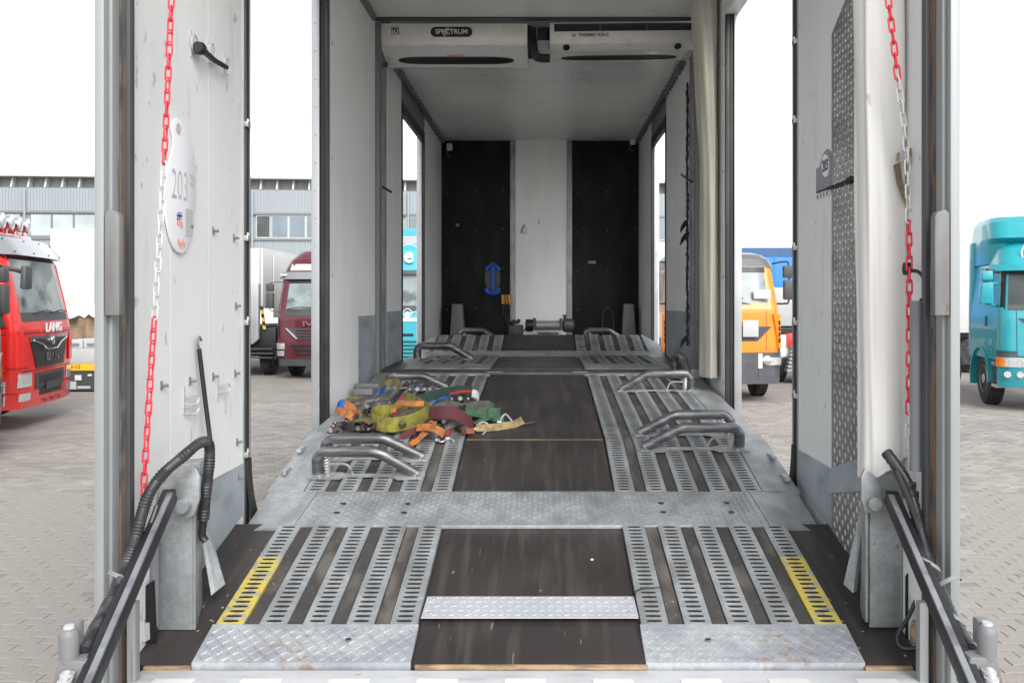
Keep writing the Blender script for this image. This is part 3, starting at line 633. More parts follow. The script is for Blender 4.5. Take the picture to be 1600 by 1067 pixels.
# rear threshold plates, gratings and second ramp
strips(bf, 6.86, 8.06, lambda d: FB, .024, lambda s, i: 'tread_truck', pitch=.05)
gaps(bf, 6.86, 8.06, lambda d: FB, .019, 'grip')
for xa, xb in ((-1.06, -.375), (.375, 1.06)):
    MB().hexa([(xa, 6.62, FB + .004), (xb, 6.62, FB + .004), (xb, 6.86, FB + .004), (xa, 6.86, FB + .004), (xa, 6.62, FB + .010), (xb, 6.62, FB + .010), (xb, 6.86, FB + .03), (xa, 6.86, FB + .03)]).build('ramp_plate', 'tread_truck', bf)
    stuff(tread(MB(), (xa, 6.63, FB + .0112), (1, 0, 0), (0, .24, .02), xb - xa, .22, .03, .026, .0016, .005).build('ramp_plate_tread', 'tread_truck', bf))
MB().box(-.36, .36, 6.63, 8.07, FB, FB + .012).build('centre_board', 'ply', bf)
rp = slab(MB(), -1.085, 1.085, (8.35, 8.92), b_platZ, -.024, .03).build('ramp', 'grip', B)
slab(MB(), -1.1, 1.1, (8.08, 8.35), b_platZ, .002, .03).build('lip_plate', 'galv_dark', rp, bevel=.003)
stuff(tread(MB(), (-1.08, 8.09, b_platZ(8.09) + .0023), (1, 0, 0), (0, .27, .045), 2.16, .25, .03, .026, .0016, .005).build('lip_tread', 'galv_dark', rp))
strips(rp, 8.352, 8.915, b_platZ, 0, lambda s, i: 'galv_dark', pitch=.05)
slab(MB(), -.365, .365, (8.352, 8.91), b_platZ, .003, .012).build('deck_board', 'ply', rp)
gaps(rp, 8.352, 8.91, b_platZ, -.005, 'grip')
for s in (-1, 1):
    a = lambda x, d, dz=0: (s * x, d, b_platZ(d) + dz)
    MB().prism([a(1.102, 8.082), a(1.235, 8.09, -.02), a(1.235, 8.6), a(1.10, 8.92), a(1.087, 8.92), a(1.087, 8.352)], (0, 0, -.012)).build('side_wing', 'galv', rp)
MB().box(-1.1, 1.1, 8.925, 9.9, 1.56, 1.62).build('upper_deck', 'grip', rp)
# chassis of the front body
mb = MB()
for x in (-.45, .45): mb.box(x - .06, x + .06, 6.9, END, .75, 1.37)
mb.build('chassis', 'darkgrey', B)
for x in (-1.0, 1.0): wheel(B, (x, 2.2, .51))
# ================================================================ THINGS INSIDE
def on_plat(x, y):
    d = 4.5
    for _ in range(80): d += .3 * ((CZ - platZ(d)) * F / (y - VY) - d)
    return P(x, y, d)
# ---- wheel stops: a bent tube on a flat foot rail
def wheel_stop(loc, L, H, mirror, label, r=.0265, rz=0, floor_n=(0, .09), brace=True):
    t = thing('wheel_stop', label, 'wheel stop', loc, rz, 'bent tube wheel stops on the decks')
    sg = -1 if mirror else 1
    rr = min(.055, H * .45); pts = fillet([(0, 0, .004), (0, 0, H), (L * .60, 0, H), (L * .985, 0, .008)], (rr, .13))
    mb = MB(); mb.tube([Vector((q.x * sg, q.y, q.z)) for q in pts], r, 14, up=(0, 1, 0)); mb.build('tube', 'tubesteel', t, world=False)
    mb = MB(); a = [(-.045, -.045), (L * .22, -.045), (L * .28, -.018), (L * .72, -.018), (L * .80, -.05), (L * 1.04, -.042), (L * 1.06, 0), (L * 1.04, .03), (L * .80, .035), (L * .72, .012), (L * .28, .012), (L * .22, .03), (-.045, .03)]
    mb.prism([Vector((x * sg, y, 0)) for x, y in a], (0, 0, .006)); mb.build('foot_rail', 'galv_dark', t, world=False)
    if brace:
        mb = MB(); mb.tube([Vector((x * sg, .0, z)) for x, z in smooth2([(.03, .06), (.12, .062), (.15, .05), (.165, .015), (.17, .006)])], .006, 6)
        mb.tube([Vector((.045 * sg, 0, .0)), Vector((.045 * sg, 0, H - .04))], .013, 8); mb.build('latch', 'galv_dark', t, world=False)
        mb = MB(); c = [Vector((.045 * sg + .017 * math.cos(k * .9), .017 * math.sin(k * .9), .015 + k * .0022)) for k in range(44)]; mb.tube(c, .003, 4); mb.build('latch_spring', 'steel', t, world=False)
    for q, q2 in ((pts[0], pts[1]), (pts[-1], pts[-2])):      # weld beads where the tube meets the foot rail
        dr = (q2 - q).normalized(); k0 = q + dr * .012; u = Vector((0, 1, 0)); v = dr.cross(u)
        ringp = [k0 + (u * math.cos(z) + v * math.sin(z)) * (r + .001) for z in [2 * math.pi * i / 16 for i in range(16)]]
        MB().tube([Vector((p.x * sg, p.y, max(.006, p.z - .006))) for p in ringp], .004, 5, closed=True).build('weld_bead', 'galv_dark', t, world=False)
    for x in (L * 1.0, L * .03): MB().lathe([(.008, .006), (.007, .012)], (x * sg, -.03, 0), n=8).build('bolt', 'steel', t, world=False)
    return t
def smooth2(p): return [(v.x, v.z) for v in smooth_path([Vector((x, 0, z)) for x, z in p], 4)]
def stop_at(x0, x1, y, H, mirror, label, **k):
    a = on_plat(x0, y); L = abs(x1 - x0) / F * a.y; tl = wheel_stop((a.x, a.y, platZ(a.y) + .003), L, H, mirror, label, **k); tl.rotation_euler = (math.atan(.24 if a.y < 4.45 else .09), 0, 0); return tl
G = 'bent tube wheel stops on the decks'
stop_at(497, 655, 744, .125, False, 'front one of two grey tube wheel stops before the strap pile')
stop_at(510, 663, 717, .108, False, 'rear one of two grey tube wheel stops, touching the strap pile')
stop_at(1155, 1003, 702, .118, True, 'front one of the paired tube wheel stops beside the cream curtain')
stop_at(1141, 996, 680, .112, True, 'rear one of the paired tube wheel stops beside the cream curtain')
stop_at(1080, 968, 611, .12, True, 'single galvanised tube wheel stop further up the deck, by the cream curtain')
stop_at(606, 700, 607, .085, False, 'dark tube wheel stop behind the pile of lashing straps')
wheel_stop((1.04, 6.28, platZ(6.28) + .004), .34, .17, False, 'dark tube wheel stop set lengthwise at the foot of the cream curtain', rz=R(-82), brace=False)
for x0, x1, y, d, H, mir, lb in ((652, 738, 566, 7.55, .125, False, 'blackened tube wheel stop on the dark sill below the second ramp'),):
    p = P(x0, y, d); wheel_stop((p.x, d, FB + .018), (x1 - x0) / F * d, H, mir, lb, r=.035)
for x0, x1, lb in ((719, 778, 'brown tube wheel stop beside the winch box, under the blue hook strap'), (915, 975, 'rusty tube wheel stop on the far deck, on the winch motor side')):
    p = P(x0, 525, 9.3); wheel_stop((p.x, 9.3, 1.622), (x1 - x0) / F * 9.3, .115, False, lb, r=.03)
# ---- winch
wx = P(856, 515, 10.35).x; wz = 1.60
t = thing('electric_winch', 'dark electric winch with wire drum at the foot of the bulkhead', 'winch', (wx, 10.35, wz))
MB().box(-.30, .30, -.09, .09, -.087, .03).build('base', 'darkgrey', t, world=False, bevel=.005)
MB().lathe([(.052, -.15), (.052, .15)], (0, 0, .16), 'X', 20).build('drum', 'darkgrey', t, world=False)
mb = MB(); mb.tube([Vector((-.145 + .29 * k / 260, .058 * math.cos(k * .62), .16 + .058 * math.sin(k * .62))) for k in range(261)], .0055, 5); mb.build('wire_rope', 'rim', t, world=False)
for x in (-.165, .165): MB().box(x - .02, x + .02, -.075, .075, .0, .25).build('drum_support', 'darkgrey', t, world=False, bevel=.008)
for x in (-.165, .165): MB().box(x - .022, x + .022, -.095, -.076, -.02, .10).build('mount_bracket', 'ltgrey', t, world=False, bevel=.003)
MB().lathe([(.05, .185), (.085, .2), (.085, .30), (.06, .33)], (0, 0, .16), 'X', 18).build('motor', 'darkgrey', t, world=False)
MB().lathe([(.07, -.185), (.078, -.2), (.078, -.27), (.05, -.28)], (0, 0, .16), 'X', 18).build('gearbox', 'black', t, world=False)
mb = MB(); mb.lathe([(.018, .22), (.018, .27), (.03, .275), (.03, .29)], (.21, 0, 0), 'Z', 10); mb.build('clutch_lever', 'darkgrey', t, world=False)
for z in (.02, .065): MB().tube([(-.13, -.085, z), (.13, -.085, z)], .014, 8).build('fairlead_roller', 'rust', t, world=False)
t = thing('winch_control_box', 'black winch control box beside the wire drum', 'control box', (P(806, 515, 10.3).x, 10.3, wz))
MB().box(-.09, .09, -.07, .07, -.087, .17).build('case', 'black', t, world=False, bevel=.015)
MB().tube(smooth_path([(-.05, 0, .17), (-.03, -.02, .21), (.02, -.02, .20), (.04, 0, .23)]), .022, 8).build('plug', 'black', t, world=False)
MB().tube(smooth_path([(.09, 0, .1), (.11, -.03, .1), (.13, 0, .14)]), .008, 6).build('lead', 'black', t, world=False)
p = P(791, 468, 10.68); t = thing('remote_control', 'orange winch remote with two dark leads beside the white bulkhead strip', 'remote', (p.x, 10.69, p.z - .06))
MB().box(-.06, .06, -.025, .012, 0, .12).build('case', 'orangebox', t, world=False, bevel=.008)
for x in (-.02, .012): MB().tube(smooth_path([(x, -.028, .118), (x + .012, -.032, .0), (x - .02, -.03, -.1), (x + .05, -.03, -.28), (x + .02, -.02, -.42)]), .007, 6).build('lead', 'black', t, world=False)
p = P(770, 440, 10.7); t = thing('wall_hook_holder', 'bright blue plastic double hook on a black oval plate on the bulkhead', 'hook', (p.x, 10.70, p.z))
mb = MB(); ov = [Vector((.10 * math.cos(a), 0, .05 + .2 * math.sin(a))) for a in [2 * math.pi * i / 20 for i in range(20)]]; mb.prism(ov, (0, -.014, 0)); mb.build('back_plate', 'black', t, world=False)
mb = MB(); mb.tube(smooth_path([(-.085, -.03, .14), (-.06, -.03, .18), (0, -.03, .20), (.06, -.03, .18), (.085, -.03, .14)]), .028, 8); mb.tube([(0, -.03, .20), (0, -.03, -.10)], .024, 8)
mb.tube(smooth_path([(-.085, -.03, -.09), (-.06, -.03, -.14), (0, -.03, -.155), (.06, -.03, -.14), (.085, -.03, -.08)]), .03, 8); mb.build('hook', 'blueplastic', t, world=False)

# ---- evaporators hung from the header
def evap_left():
    d = 6.60; a, b = P(594, 37, d), P(824, 37, d); z = lambda y, dd=d: P(0, y, dd).z
    t = thing('evaporator_unit', 'cream cooling evaporator with a black oval lettered badge under the ceiling', 'evaporator', (a.x, d, z(37)), group=None)
    x0, x1 = a.x, b.x
    prof = [(d, z(37)), (d, z(66)), (d + .01, z(70)), (d + .28, z(106, d + .28)), (d + .5, z(108, d + .5)), (d + .5, z(37))]
    mb = MB(); mb.prism([(x0, y, zz) for y, zz in prof], (x1 - x0, 0, 0)); c = mb.build('casing', 'evap', t, bevel=.006)
    fn = Vector((0, .27, z(106, d + .28) - z(70))); fl = fn.length; fn.normalize(); nn = Vector((0, fn.z, -fn.y)); nn = nn if nn.z < 0 else -nn
    o = Vector((x0, d + .01, z(70)))
    def sl(u, v, w=.002): return o + Vector((u * (x1 - x0), 0, 0)) + fn * (v * fl) + nn * w
    MB().prism([sl(.015, .06), sl(.985, .06), sl(.985, .97), sl(.06, .97)], nn * .0015).build('glossy_face', 'evapgloss', c)
    ov = [sl(.5 + .40 * (abs(math.cos(q)) ** .35) * (1 if math.cos(q) > 0 else -1), .66 + .15 * math.sin(q), .004) for q in [2 * math.pi * i / 32 for i in range(32)]]
    MB().prism(ov, nn * .001).build('air_slot', 'black', c)
    MB().tube(ov, .006, 6, closed=True).build('slot_rim', 'darkgrey', c)
    MB().prism([sl(.44, .40, .004), sl(.56, .40, .004), sl(.56, .47, .004), sl(.44, .47, .004)], nn * .0008).build('warning_label', 'redink', c)
    for u in (.18, .83): MB().lathe([(.008, 0), (.006, .004)], sl(u, .2, .004), n=8).build('screw', 'darkgrey', c)
    # badge with lettering and a colour slash
    cx = P(705.5, 51, d).x; cz = z(50.5); hx, hz = .166, .040
    st = [(cx + sx * (hx - hz) + hz * math.cos(q), cz + hz * math.sin(q)) for sx, rng in ((1, range(-8, 9)), (-1, range(8, 25))) for q in [math.pi * k / 16 for k in rng]]
    bd = MB().prism([(x, d - .003, zz) for x, zz in st], (0, .003, 0)).build('badge', 'black', c)
    for k, m in enumerate(('redink', 'orangebox', 's_green', 'maroon')):
        xx = cx - .068 + k * .014; MB().prism([(xx, d - .0036, cz - .036), (xx + .010, d - .0036, cz - .036), (xx + .034, d - .0036, cz + .036), (xx + .024, d - .0036, cz + .036)], (0, .0004, 0)).build('colour_slash', m, c)
    text(MB(), 'SPECTRUM', .053, (cx, d - .0045, cz), (1, 0, 0), (0, 0, 1), .0004, bold=.0008).build('lettering', 'white', c)
    ex, ez = P(617.5, 49, d).x, z(48.5); e = .031
    MB().box(ex - e, ex + e, d - .002, d, ez - e, ez + e).build('emblem', 'ink', c)
    MB().box(ex - e * .86, ex + e * .86, d - .0026, d - .002, ez - e * .86, ez + e * .86).build('emblem_field', 'evap', c)
    mb = MB(); text(mb, 'TK', .050, (ex, d - .0035, ez - .004), (1, 0, 0), (0, 0, 1), .0004, bold=.002, sx=.85); mb.box(ex - e * .7, ex + e * .7, d - .0034, d - .0028, ez + e * .52, ez + e * .7); mb.build('emblem_lettering', 'ink', c)
    MB().tube([Vector((x0 + .02, d + .1, z(98, d + .1))), Vector((x0 + .02, d + .1, z(104, d + .1)))], .022, 8).build('drain_stub', 'black', t)
    MB().tube(smooth_path([P(826, 45, d + .1), P(832, 62, d + .05), P(834, 80, d + .02), P(840, 90, d + .02), P(858, 92, d + .05)]), .034, 8).build('insulated_pipe', 'rubber', t)
    MB().box(P(826, 40, d + .2).x, P(856, 40, d + .2).x, d + .2, d + .26, z(78, d + .2), z(36, d + .2)).build('pipe_shroud', 'rubber', t, bevel=.01)
    MB().box(P(834, 66, d + .15).x, P(860, 66, d + .15).x, d + .14, d + .19, z(86, d + .15), z(64, d + .15)).build('pipe_cover', 'ltgrey', t, bevel=.006)
    MB().tube([P(839, 35, d + .15), P(839, 64, d + .15)], .006, 6).build('conduit', 'midgrey', t)
evap_left()
def evap_right():
    d = 6.62; a, b = P(859, 37, d), P(1087, 33, d); z = lambda y, dd=d: P(0, y, dd).z
    t = thing('evaporator_unit', 'cream cooling evaporator with a louvred slot and small black lettering under the ceiling', 'evaporator', (a.x, d, z(35)))
    x0, x1 = a.x, b.x; tilt = .013
    prof = [(d + .03, z(34)), (d, z(40)), (d, z(56)), (d + .02, z(68)), (d + .10, z(80, d + .10)), (d + .30, z(97, d + .3)), (d + .5, z(98, d + .5)), (d + .5, z(34))]
    sh = lambda x: (x - x0) / (x1 - x0) * tilt
    mb = MB(); mb.prism([(x0, y, zz) for y, zz in prof], (x1 - x0, 0, tilt)); c = mb.build('casing', 'evap', t, bevel=.005)
    def fr(u, y, w=.002): x = lerp(x0, x1, u); return Vector((x, d - w, z(y) + sh(x)))
    MB().prism([fr(.03, 38), fr(.97, 38), fr(.97, 50), fr(.03, 50)], (0, .002, 0)).build('louvre_opening', 'black', c)
    for y in (41, 44.5, 48):
        p, q = fr(.04, y, .006), fr(.96, y, .006); MB().hexa([p, q, q + Vector((0, .004, .012)), p + Vector((0, .004, .012)), p + Vector((0, .002, -.002)), q + Vector((0, .002, -.002)), q + Vector((0, .006, .010)), p + Vector((0, .006, .010))]).build('louvre_slat', 'darkgrey', c)
    for u in (.345, .665): p, q = fr(u, 50, .009), fr(u, 38, .009); MB().box(p.x - .004, p.x + .004, d - .011, d - .007, p.z, q.z).build('louvre_bar', 'midgrey', c)
    text(MB(), 'THERMO KING', .036, fr(.30, 56, .0008), (1, 0, tilt), (0, 0, 1), .0004, bold=.0009, sx=1.0).build('lettering', 'ink', c)
    p = fr(.165, 56, .001); mb = MB(); mb.box(p.x - .012, p.x + .012, d - .0012, d - .0002, p.z - .010, p.z + .010); mb.build('emblem', 'ink', c)
    p = fr(.165, 56, .0016); text(MB(), 'TK', .016, p, (1, 0, tilt), (0, 0, 1), .0003, bold=.0006).build('emblem_lettering', 'evap', c)
    f1 = Vector((0, .08, z(80, d + .10) - z(68))); n1 = Vector((0, f1.z, -f1.y)).normalized()
    if n1.y > 0: n1 = -n1
    for u in (.115, .885):
        o = Vector((lerp(x0, x1, u), d + .055, (z(68) + z(80, d + .10)) / 2 + sh(lerp(x0, x1, u)))) + n1 * .004; f1n = f1.normalized()
        MB().prism([o + Vector((.028 * math.cos(q), 0, 0)) + f1n * (.036 * (-1 if math.sin(q) < -.0 and abs(math.sin(q)) > .99 else math.sin(q))) for q in [2 * math.pi * i / 16 for i in range(16)]], n1 * .003).build('sight_hole', 'black', c)
    f2 = Vector((0, .20, z(97, d + .3) - z(80, d + .10))); n2 = Vector((0, f2.z, -f2.y)).normalized()
    if n2.z > 0: n2 = -n2
    o2 = Vector((x0, d + .10, z(80, d + .10))); L2 = f2.length; f2n = f2.normalized()
    def sl(u, v, w=.003): x = lerp(x0, x1, u); return Vector((x, o2.y, o2.z + sh(x))) + f2n * v * L2 + n2 * w
    MB().prism([sl(.02, .05), sl(.97, .05), sl(.93, .97), sl(.02, .97)], n2 * .0015).build('glossy_face', 'evapgloss', c)
    ov = [sl(.49 + .405 * (abs(math.cos(q)) ** .4) * (1 if math.cos(q) > 0 else -1), .62 + .19 * math.sin(q), .006) for q in [2 * math.pi * i / 32 for i in range(32)]]
    MB().prism(ov, n2 * .001).build('air_slot', 'black', c); MB().tube(ov, .005, 6, closed=True).build('slot_rim', 'darkgrey', c)
    for u in (.07, .47, .88): MB().lathe([(.006, 0), (.005, -.003)], fr(u, 56, .001), 'Y', n=8).build('screw', 'steel', c)
evap_right()
MB().box(-1.2, 1.2, 6.75, 6.81, ROOF_A + .02, ROOF_A + .08).build('mounting_rail', 'midgrey', truckbox)

# ---- cream curtains
def curtain(name, label, outline_fn, z0, z1, n_u, n_z, mat, wob, seed, bottom=None, zs=0):
    rr = random.Random(seed); ph = [rr.uniform(0, 6) for _ in range(6)]; mb = MB(); vs = []; fs = []
    for j in range(n_z + 1):
        for i in range(n_u):
            u = i / n_u; b = bottom(u) if bottom else 0; z = lerp(z0 + b, z1, j / n_z)
            p = outline_fn(u, z); c = outline_fn(None, z); n = (p - c); n = n.normalized() if n.length else Vector((0, -1, 0))
            k = wob * (math.sin(9 * u * 6.28 + 1.3 * z + ph[0]) * .5 + math.sin(5 * u * 6.28 - 2.1 * z + ph[1]) * .6 + .35 * math.sin(6.28 * u * 3 + 7 * z + ph[2]))
            p = p + n * k; vs.append(Vector((p.x, p.y, z)))
    for j in range(n_z):
        for i in range(n_u): fs.append((j * n_u + i, j * n_u + (i + 1) % n_u, (j + 1) * n_u + (i + 1) % n_u, (j + 1) * n_u + i))
    mb.add(vs, fs, True); mb.f += [tuple(range(n_u))[::-1], tuple(n_z * n_u + i for i in range(n_u))]; mb.sm += [False, False]
    return tag(mb.build(name, mat), label, 'curtain')
def near_out(u, z):
    cx, cy, ax, ay = 1.204, 2.86, .073, .075
    if u is None: return Vector((cx, cy, z))
    a = 2 * math.pi * u; e = .55
    return Vector((cx + ax * math.copysign(abs(math.cos(a)) ** e, math.cos(a)) + .012 * math.sin(1.1 * z), cy + ay * math.copysign(abs(math.sin(a)) ** e, math.sin(a)), z))
curtain('gathered_curtain', 'cream tarpaulin curtain gathered beside the rusty post, behind the red and white chain', near_out, 1.495, 4.16, 80, 60, 'tarp', .006, 4, bottom=lambda u: .045 * math.cos(6.28 * u) + .012 * math.sin(25 * u))
def far_out(u, z):
    w = .055 + .03 * max(0, (z - 3.0) / 1.1); cx, cy = 1.262 - w, 5.85
    if u is None: return Vector((cx, cy, z))
    a = 2 * math.pi * u; return Vector((cx + w * math.cos(a), cy + .15 * math.sin(a), z))
curtain('gathered_curtain', 'dim cream curtain tied back beyond the open side door, above the dark wheel stop', far_out, 1.53, 4.18, 48, 40, 'tarp_old', .008, 9)
# tie strap and buckle on the near curtain
t = thing('tie_strap', 'beige webbing tie strap with buckle hanging on the gathered cream curtain', 'strap', P(1412, 250, 2.76))
MB().ribbon([(P(1424, 237, 2.765), Vector((0, 0, .012))), (P(1410, 240, 2.765), Vector((0, 0, .012))), (P(1401, 246, 2.77), Vector((0, 0, .012)))], .004).build('webbing', 's_tan', t)
MB().ribbon([(P(1401, 256, 2.768), Vector((.010, 0, .004))), (P(1406, 285, 2.77), Vector((.009, 0, .004))), (P(1417, 318, 2.772), Vector((.008, 0, .003)))], .004).build('loose_end', 's_tan', t)
MB().box(P(1413, 0, 2.76).x - .016, P(1413, 0, 2.76).x + .016, 2.752, 2.762, P(0, 248, 2.76).z - .012, P(0, 240, 2.76).z + .01).build('buckle', 'ltgrey', t, bevel=.004)
# ---- plastic chains
def link_mesh(mat):
    pts = []; h, r = .0165, .0085
    for k in range(7): a = math.pi * k / 6; pts.append((r * math.cos(a), 0, h - r * .0 + r * math.sin(a)))
    for k in range(7): a = math.pi + math.pi * k / 6; pts.append((r * math.cos(a), 0, -h + r * math.sin(a)))
    o = MB().tube(pts, .0031, 7, closed=True).build('chain_link', mat); me = o.data; bpy.data.objects.remove(o); return me
LR, LW = link_mesh('chainred'), link_mesh('chainwhite')
def chain(label, path, segs):
    t = thing('plastic_chain', label, 'chain', path[0]); pts = smooth_path(path, 12)
    cum = [0]
    for a, b in zip(pts, pts[1:]): cum.append(cum[-1] + (b - a).length)
    pitch = .0385; k = 0; s = 0
    while s < cum[-1]:
        i = max(j for j in range(len(cum)) if cum[j] <= s); i = min(i, len(pts) - 2)
        q = (s - cum[i]) / max(1e-6, cum[i + 1] - cum[i]); p = pts[i].lerp(pts[i + 1], q); dr = (pts[i + 1] - pts[i]).normalized()
        py = VY - (p.z - CZ) / p.y * F
        col = next(c for y, c in segs if py < y)
        o = link('chain_link', LR if col == 'r' else LW, t, p - WM[t.name].translation)
        rot = dr.to_track_quat('Z', 'Y').to_matrix().to_4x4() @ Matrix.Rotation(R(8 + 82 * (k % 2)) + rnd.uniform(-.25, .25), 4, 'Z')
        o.rotation_euler = rot.to_euler(); s += pitch; k += 1
D = 2.68
chain('red and white plastic chain hanging before the wall with the round number board', [P(274, -90, D), P(268, 0, D), P(259, 200, D), P(252, 330, D), P(241, 500, D), P(232, 640, D), P(224, 770, D)], ((262, 'r'), (495, 'w'), (9999, 'r')))
chain('red and white plastic chain hanging before the gathered cream curtain', [P(1375, -90, D), P(1388, 0, D), P(1402, 115, D), P(1416, 230, D), P(1420, 350, D), P(1421, 520, D), P(1420, 640, D), P(1419, 705, D)], ((116, 'r'), (354, 'w'), (636, 'r'), (9999, 'w')))

# ---- near left wall: number board, latches, rubber strap, rod
XL = -HW; XR = HW
def zoom1(zx, zy): return 200 + zx / 4.447, 180 + zy / 4.447
ol = [(310, 60), (325, 34), (345, 22), (368, 30), (385, 50), (430, 140), (460, 260), (475, 400), (476, 560), (460, 760), (430, 890), (405, 940), (375, 962), (345, 952), (318, 915), (295, 850), (272, 740), (258, 620), (262, 500), (280, 370), (305, 270), (318, 215), (318, 150), (308, 95)]
t = thing('number_board', 'white drop shaped race number board reading 203 on the side wall', 'sign', wallpt(283, 300, XL + .004))
mb = MB(); mb.prism([wallpt(*zoom1(*q), XL + .012) for q in ol], (-.008, 0, 0)); mb.build('board', 'sticker', t, bevel=.002)
yd, zd = (0, 1, 0), (0, 0, 1)
text(MB(), '203', .152, wallpt(*zoom1(362, 497), XL + .0135), yd, (0, -.0, 1), .0004, sx=.62, bold=-.002).build('number', 'greyink', t)
mb = MB()
for k in range(4): p = wallpt(*zoom1(350 + (k % 2) * 16, 690 + (k // 2) * 22), XL + .0128); mb.box(p.x - .0003, p.x + .0003, p.y - .012, p.y + .012, p.z - .008, p.z + .008)
stuff(mb.build('blue_print', 'blueink', t)); mb = MB()
for k in range(3): p = wallpt(*zoom1(345 + 15 * k, 742 + 12 * k), XL + .0128); mb.box(p.x - .0003, p.x + .0003, p.y - .007, p.y + .007, p.z - .012, p.z + .012)
for k in range(5): p = wallpt(*zoom1(350 + 10 * k, 880 + 8 * ((k * 2) % 5)), XL + .0128); mb.box(p.x - .0003, p.x + .0003, p.y - .006, p.y + .006, p.z - .010, p.z + .010)
stuff(mb.build('red_print', 'redink', t)); mb = MB()
for k in range(5): p = wallpt(*zoom1(445 + 5 * (k % 3), 420 + 20 * k), XL + .0128); mb.box(p.x - .0003, p.x + .0003, p.y - .02, p.y + .02, p.z - .002, p.z + .002)
stuff(mb.build('fine_print', 'greyink', t))
p = wallpt(*zoom1(425, 750), XL + .0128); MB().box(p.x - .0004, p.x + .0004, p.y - .03, p.y + .03, p.z - .05, p.z + .05).build('grey_sticker', 'ltgrey', t)
p = wallpt(*zoom1(350, 95), XL + .0128); MB().lathe([(.02, 0), (.02, .001)], p, 'X', 12).build('hang_hole', 'greyink', t)
def t_latch(px, py, sz=1):
    p = wallpt(px, py, XL + .003); t = thing('wall_latch', 'small steel latch stud on the near white side wall', 'latch', p, group='latch studs on the side wall')
    MB().box(p.x - .003, p.x + .001, p.y - .016 * sz, p.y - .006 * sz, p.z - .016 * sz, p.z + .016 * sz).build('plate', 'midgrey', t)
    MB().tube([Vector((p.x, p.y - .01 * sz, p.z)), Vector((p.x + .016 * sz, p.y + .004, p.z + .0))], .006 * sz, 8).build('stud', 'midgrey', t)
for q in ((335, 361), (367, 372), (255, 602), (299, 595), (335, 588), (369, 583), (295, 353), (370, 478), (374, 745), (372, 690)): t_latch(*q)
def d_ring(px, py, dbl):
    p = wallpt(px, py, XL); t = thing('lashing_ring', 'double steel lashing ring on the wall beside the leaning black rod' if dbl else 'single steel lashing ring on the wall, nearer the side door', 'ring', p)
    MB().box(p.x, p.x + .004, p.y - .03, p.y - .018, p.z - .05, p.z + .05).build('plate', 'ltgrey', t, bevel=.0015)
    for k in range(2 if dbl else 1):
        o = Vector((p.x + .008, p.y - .02 + .0 * k, p.z + .012 - .035 * k)); MB().tube(smooth_path([o, o + Vector((.015, .05, .005)), o + Vector((.02, .065, -.012)), o + Vector((.015, .05, -.03)), o + Vector((0, 0, -.025))], 4), .0045, 6).build('ring', 'ltgrey', t)
d_ring(291, 625, True); d_ring(343, 607, False)
p = wallpt(305, 75, XL); t = thing('rubber_strap', 'black rubber tensioner strap stretched between hooks high on the side wall', 'strap', p)
a, b = wallpt(312, 76, XL + .03), wallpt(354, 106, XL + .025)
MB().tube([a, a.lerp(b, .15), a.lerp(b, .5) - Vector((0, 0, .006)), b], [.022, .013, .011, .010], 8).build('strap_body', 'black', t)
MB().lathe([(.02, -.02), (.026, 0), (.02, .02)], a, 'Y', 10).build('knob', 'black', t)
for q in ((303, 70), (330, 82), (353, 104)):
    c = wallpt(*q, XL + .006); MB().tube([c + Vector((.004, .03 * math.cos(k), .035 * math.sin(k))) for k in [2 * math.pi * i / 12 for i in range(12)]], .003, 6, closed=True).build('wall_loop', 'ltgrey', t)
    MB().box(c.x - .005, c.x - .002, c.y - .02, c.y - .012, c.z - .05, c.z + .05).build('loop_plate', 'ltgrey', t)
t = thing('lever_rod', 'thin black rod leaning against the side wall above the thick hose', 'rod', wallpt(328, 690, XL + .03))
MB().tube([wallpt(311, 545, XL + .02), wallpt(320, 620, XL + .03), wallpt(329, 692, XL + .05)], .009, 8).build('rod', 'arm', t)
c = wallpt(311, 545, XL + .02); MB().tube(smooth_path([c, c + Vector((.0, -.012, .02)), c + Vector((0, .0, .045)), c + Vector((0, .02, .03))]), .005, 6).build('rod_hook', 'midgrey', t)
# ---- near right wall: tread plate strip, event sticker, cable tie
def rp(x, y, o=.004): return wallpt(x, y, XR - o)
a, b = rp(1300, 50), rp(1340, 20); y0, y1 = rp(1338, 850).y - .06, rp(1300, 800).y
zt = P(0, 40, y1).z + .0; zb = floorZ((y0 + y1) / 2)
t = thing('tread_plate_strip', 'tall weathered aluminium tread plate strip screwed to the side wall', 'tread plate', (XR - .003, (y0 + y1) / 2, zb))
mb = MB(); mb.prism([(XR - .003, y0, floorZ(y0)), (XR - .003, y1, floorZ(y1)), (XR - .003, y1, 3.18), (XR - .003, y0, 3.36)], (-.003, 0, 0)); ts = mb.build('plate', 'stair_dull', t)
tm = MB()
pt = .031; nu = int((y1 - y0) / pt)
for i in range(nu):
    for j in range(int(2.4 / pt)):
        c = Vector((XR - .0062, y0 + (i + .5) * pt, 1.06 + j * pt))
        if c.z > 3.335 - .18 * (c.y - y0) / (y1 - y0): continue
        s = 1 if (i + j) % 2 else -1; e = Vector((0, .006 * s, .014)); g = Vector((0, .0055, -.002 * s)); n = Vector((-.0045, 0, 0))
        tm.add([c - e, c + g, c + e, c - g, c - e * .45 + n, c + e * .45 + n], [(0, 1, 5, 4), (1, 2, 5), (2, 3, 4, 5), (3, 0, 4)])
stuff(tm.build('plate_tread', 'stair_dull', t))
MB().prism([(XR - .0125, y0 - .01, 1.33), (XR - .0125, y1 + .02, 1.24), (XR - .0125, y1 + .02, 1.34), (XR - .0125, y0 - .01, 1.46)], (-.002, 0, 0)).build('patch_sheet', 'kick', t)
t = thing('knotted_black_cord', 'black cord knotted across the tread plate strip below the 203 sticker', 'cord', rp(1318, 288, .03))
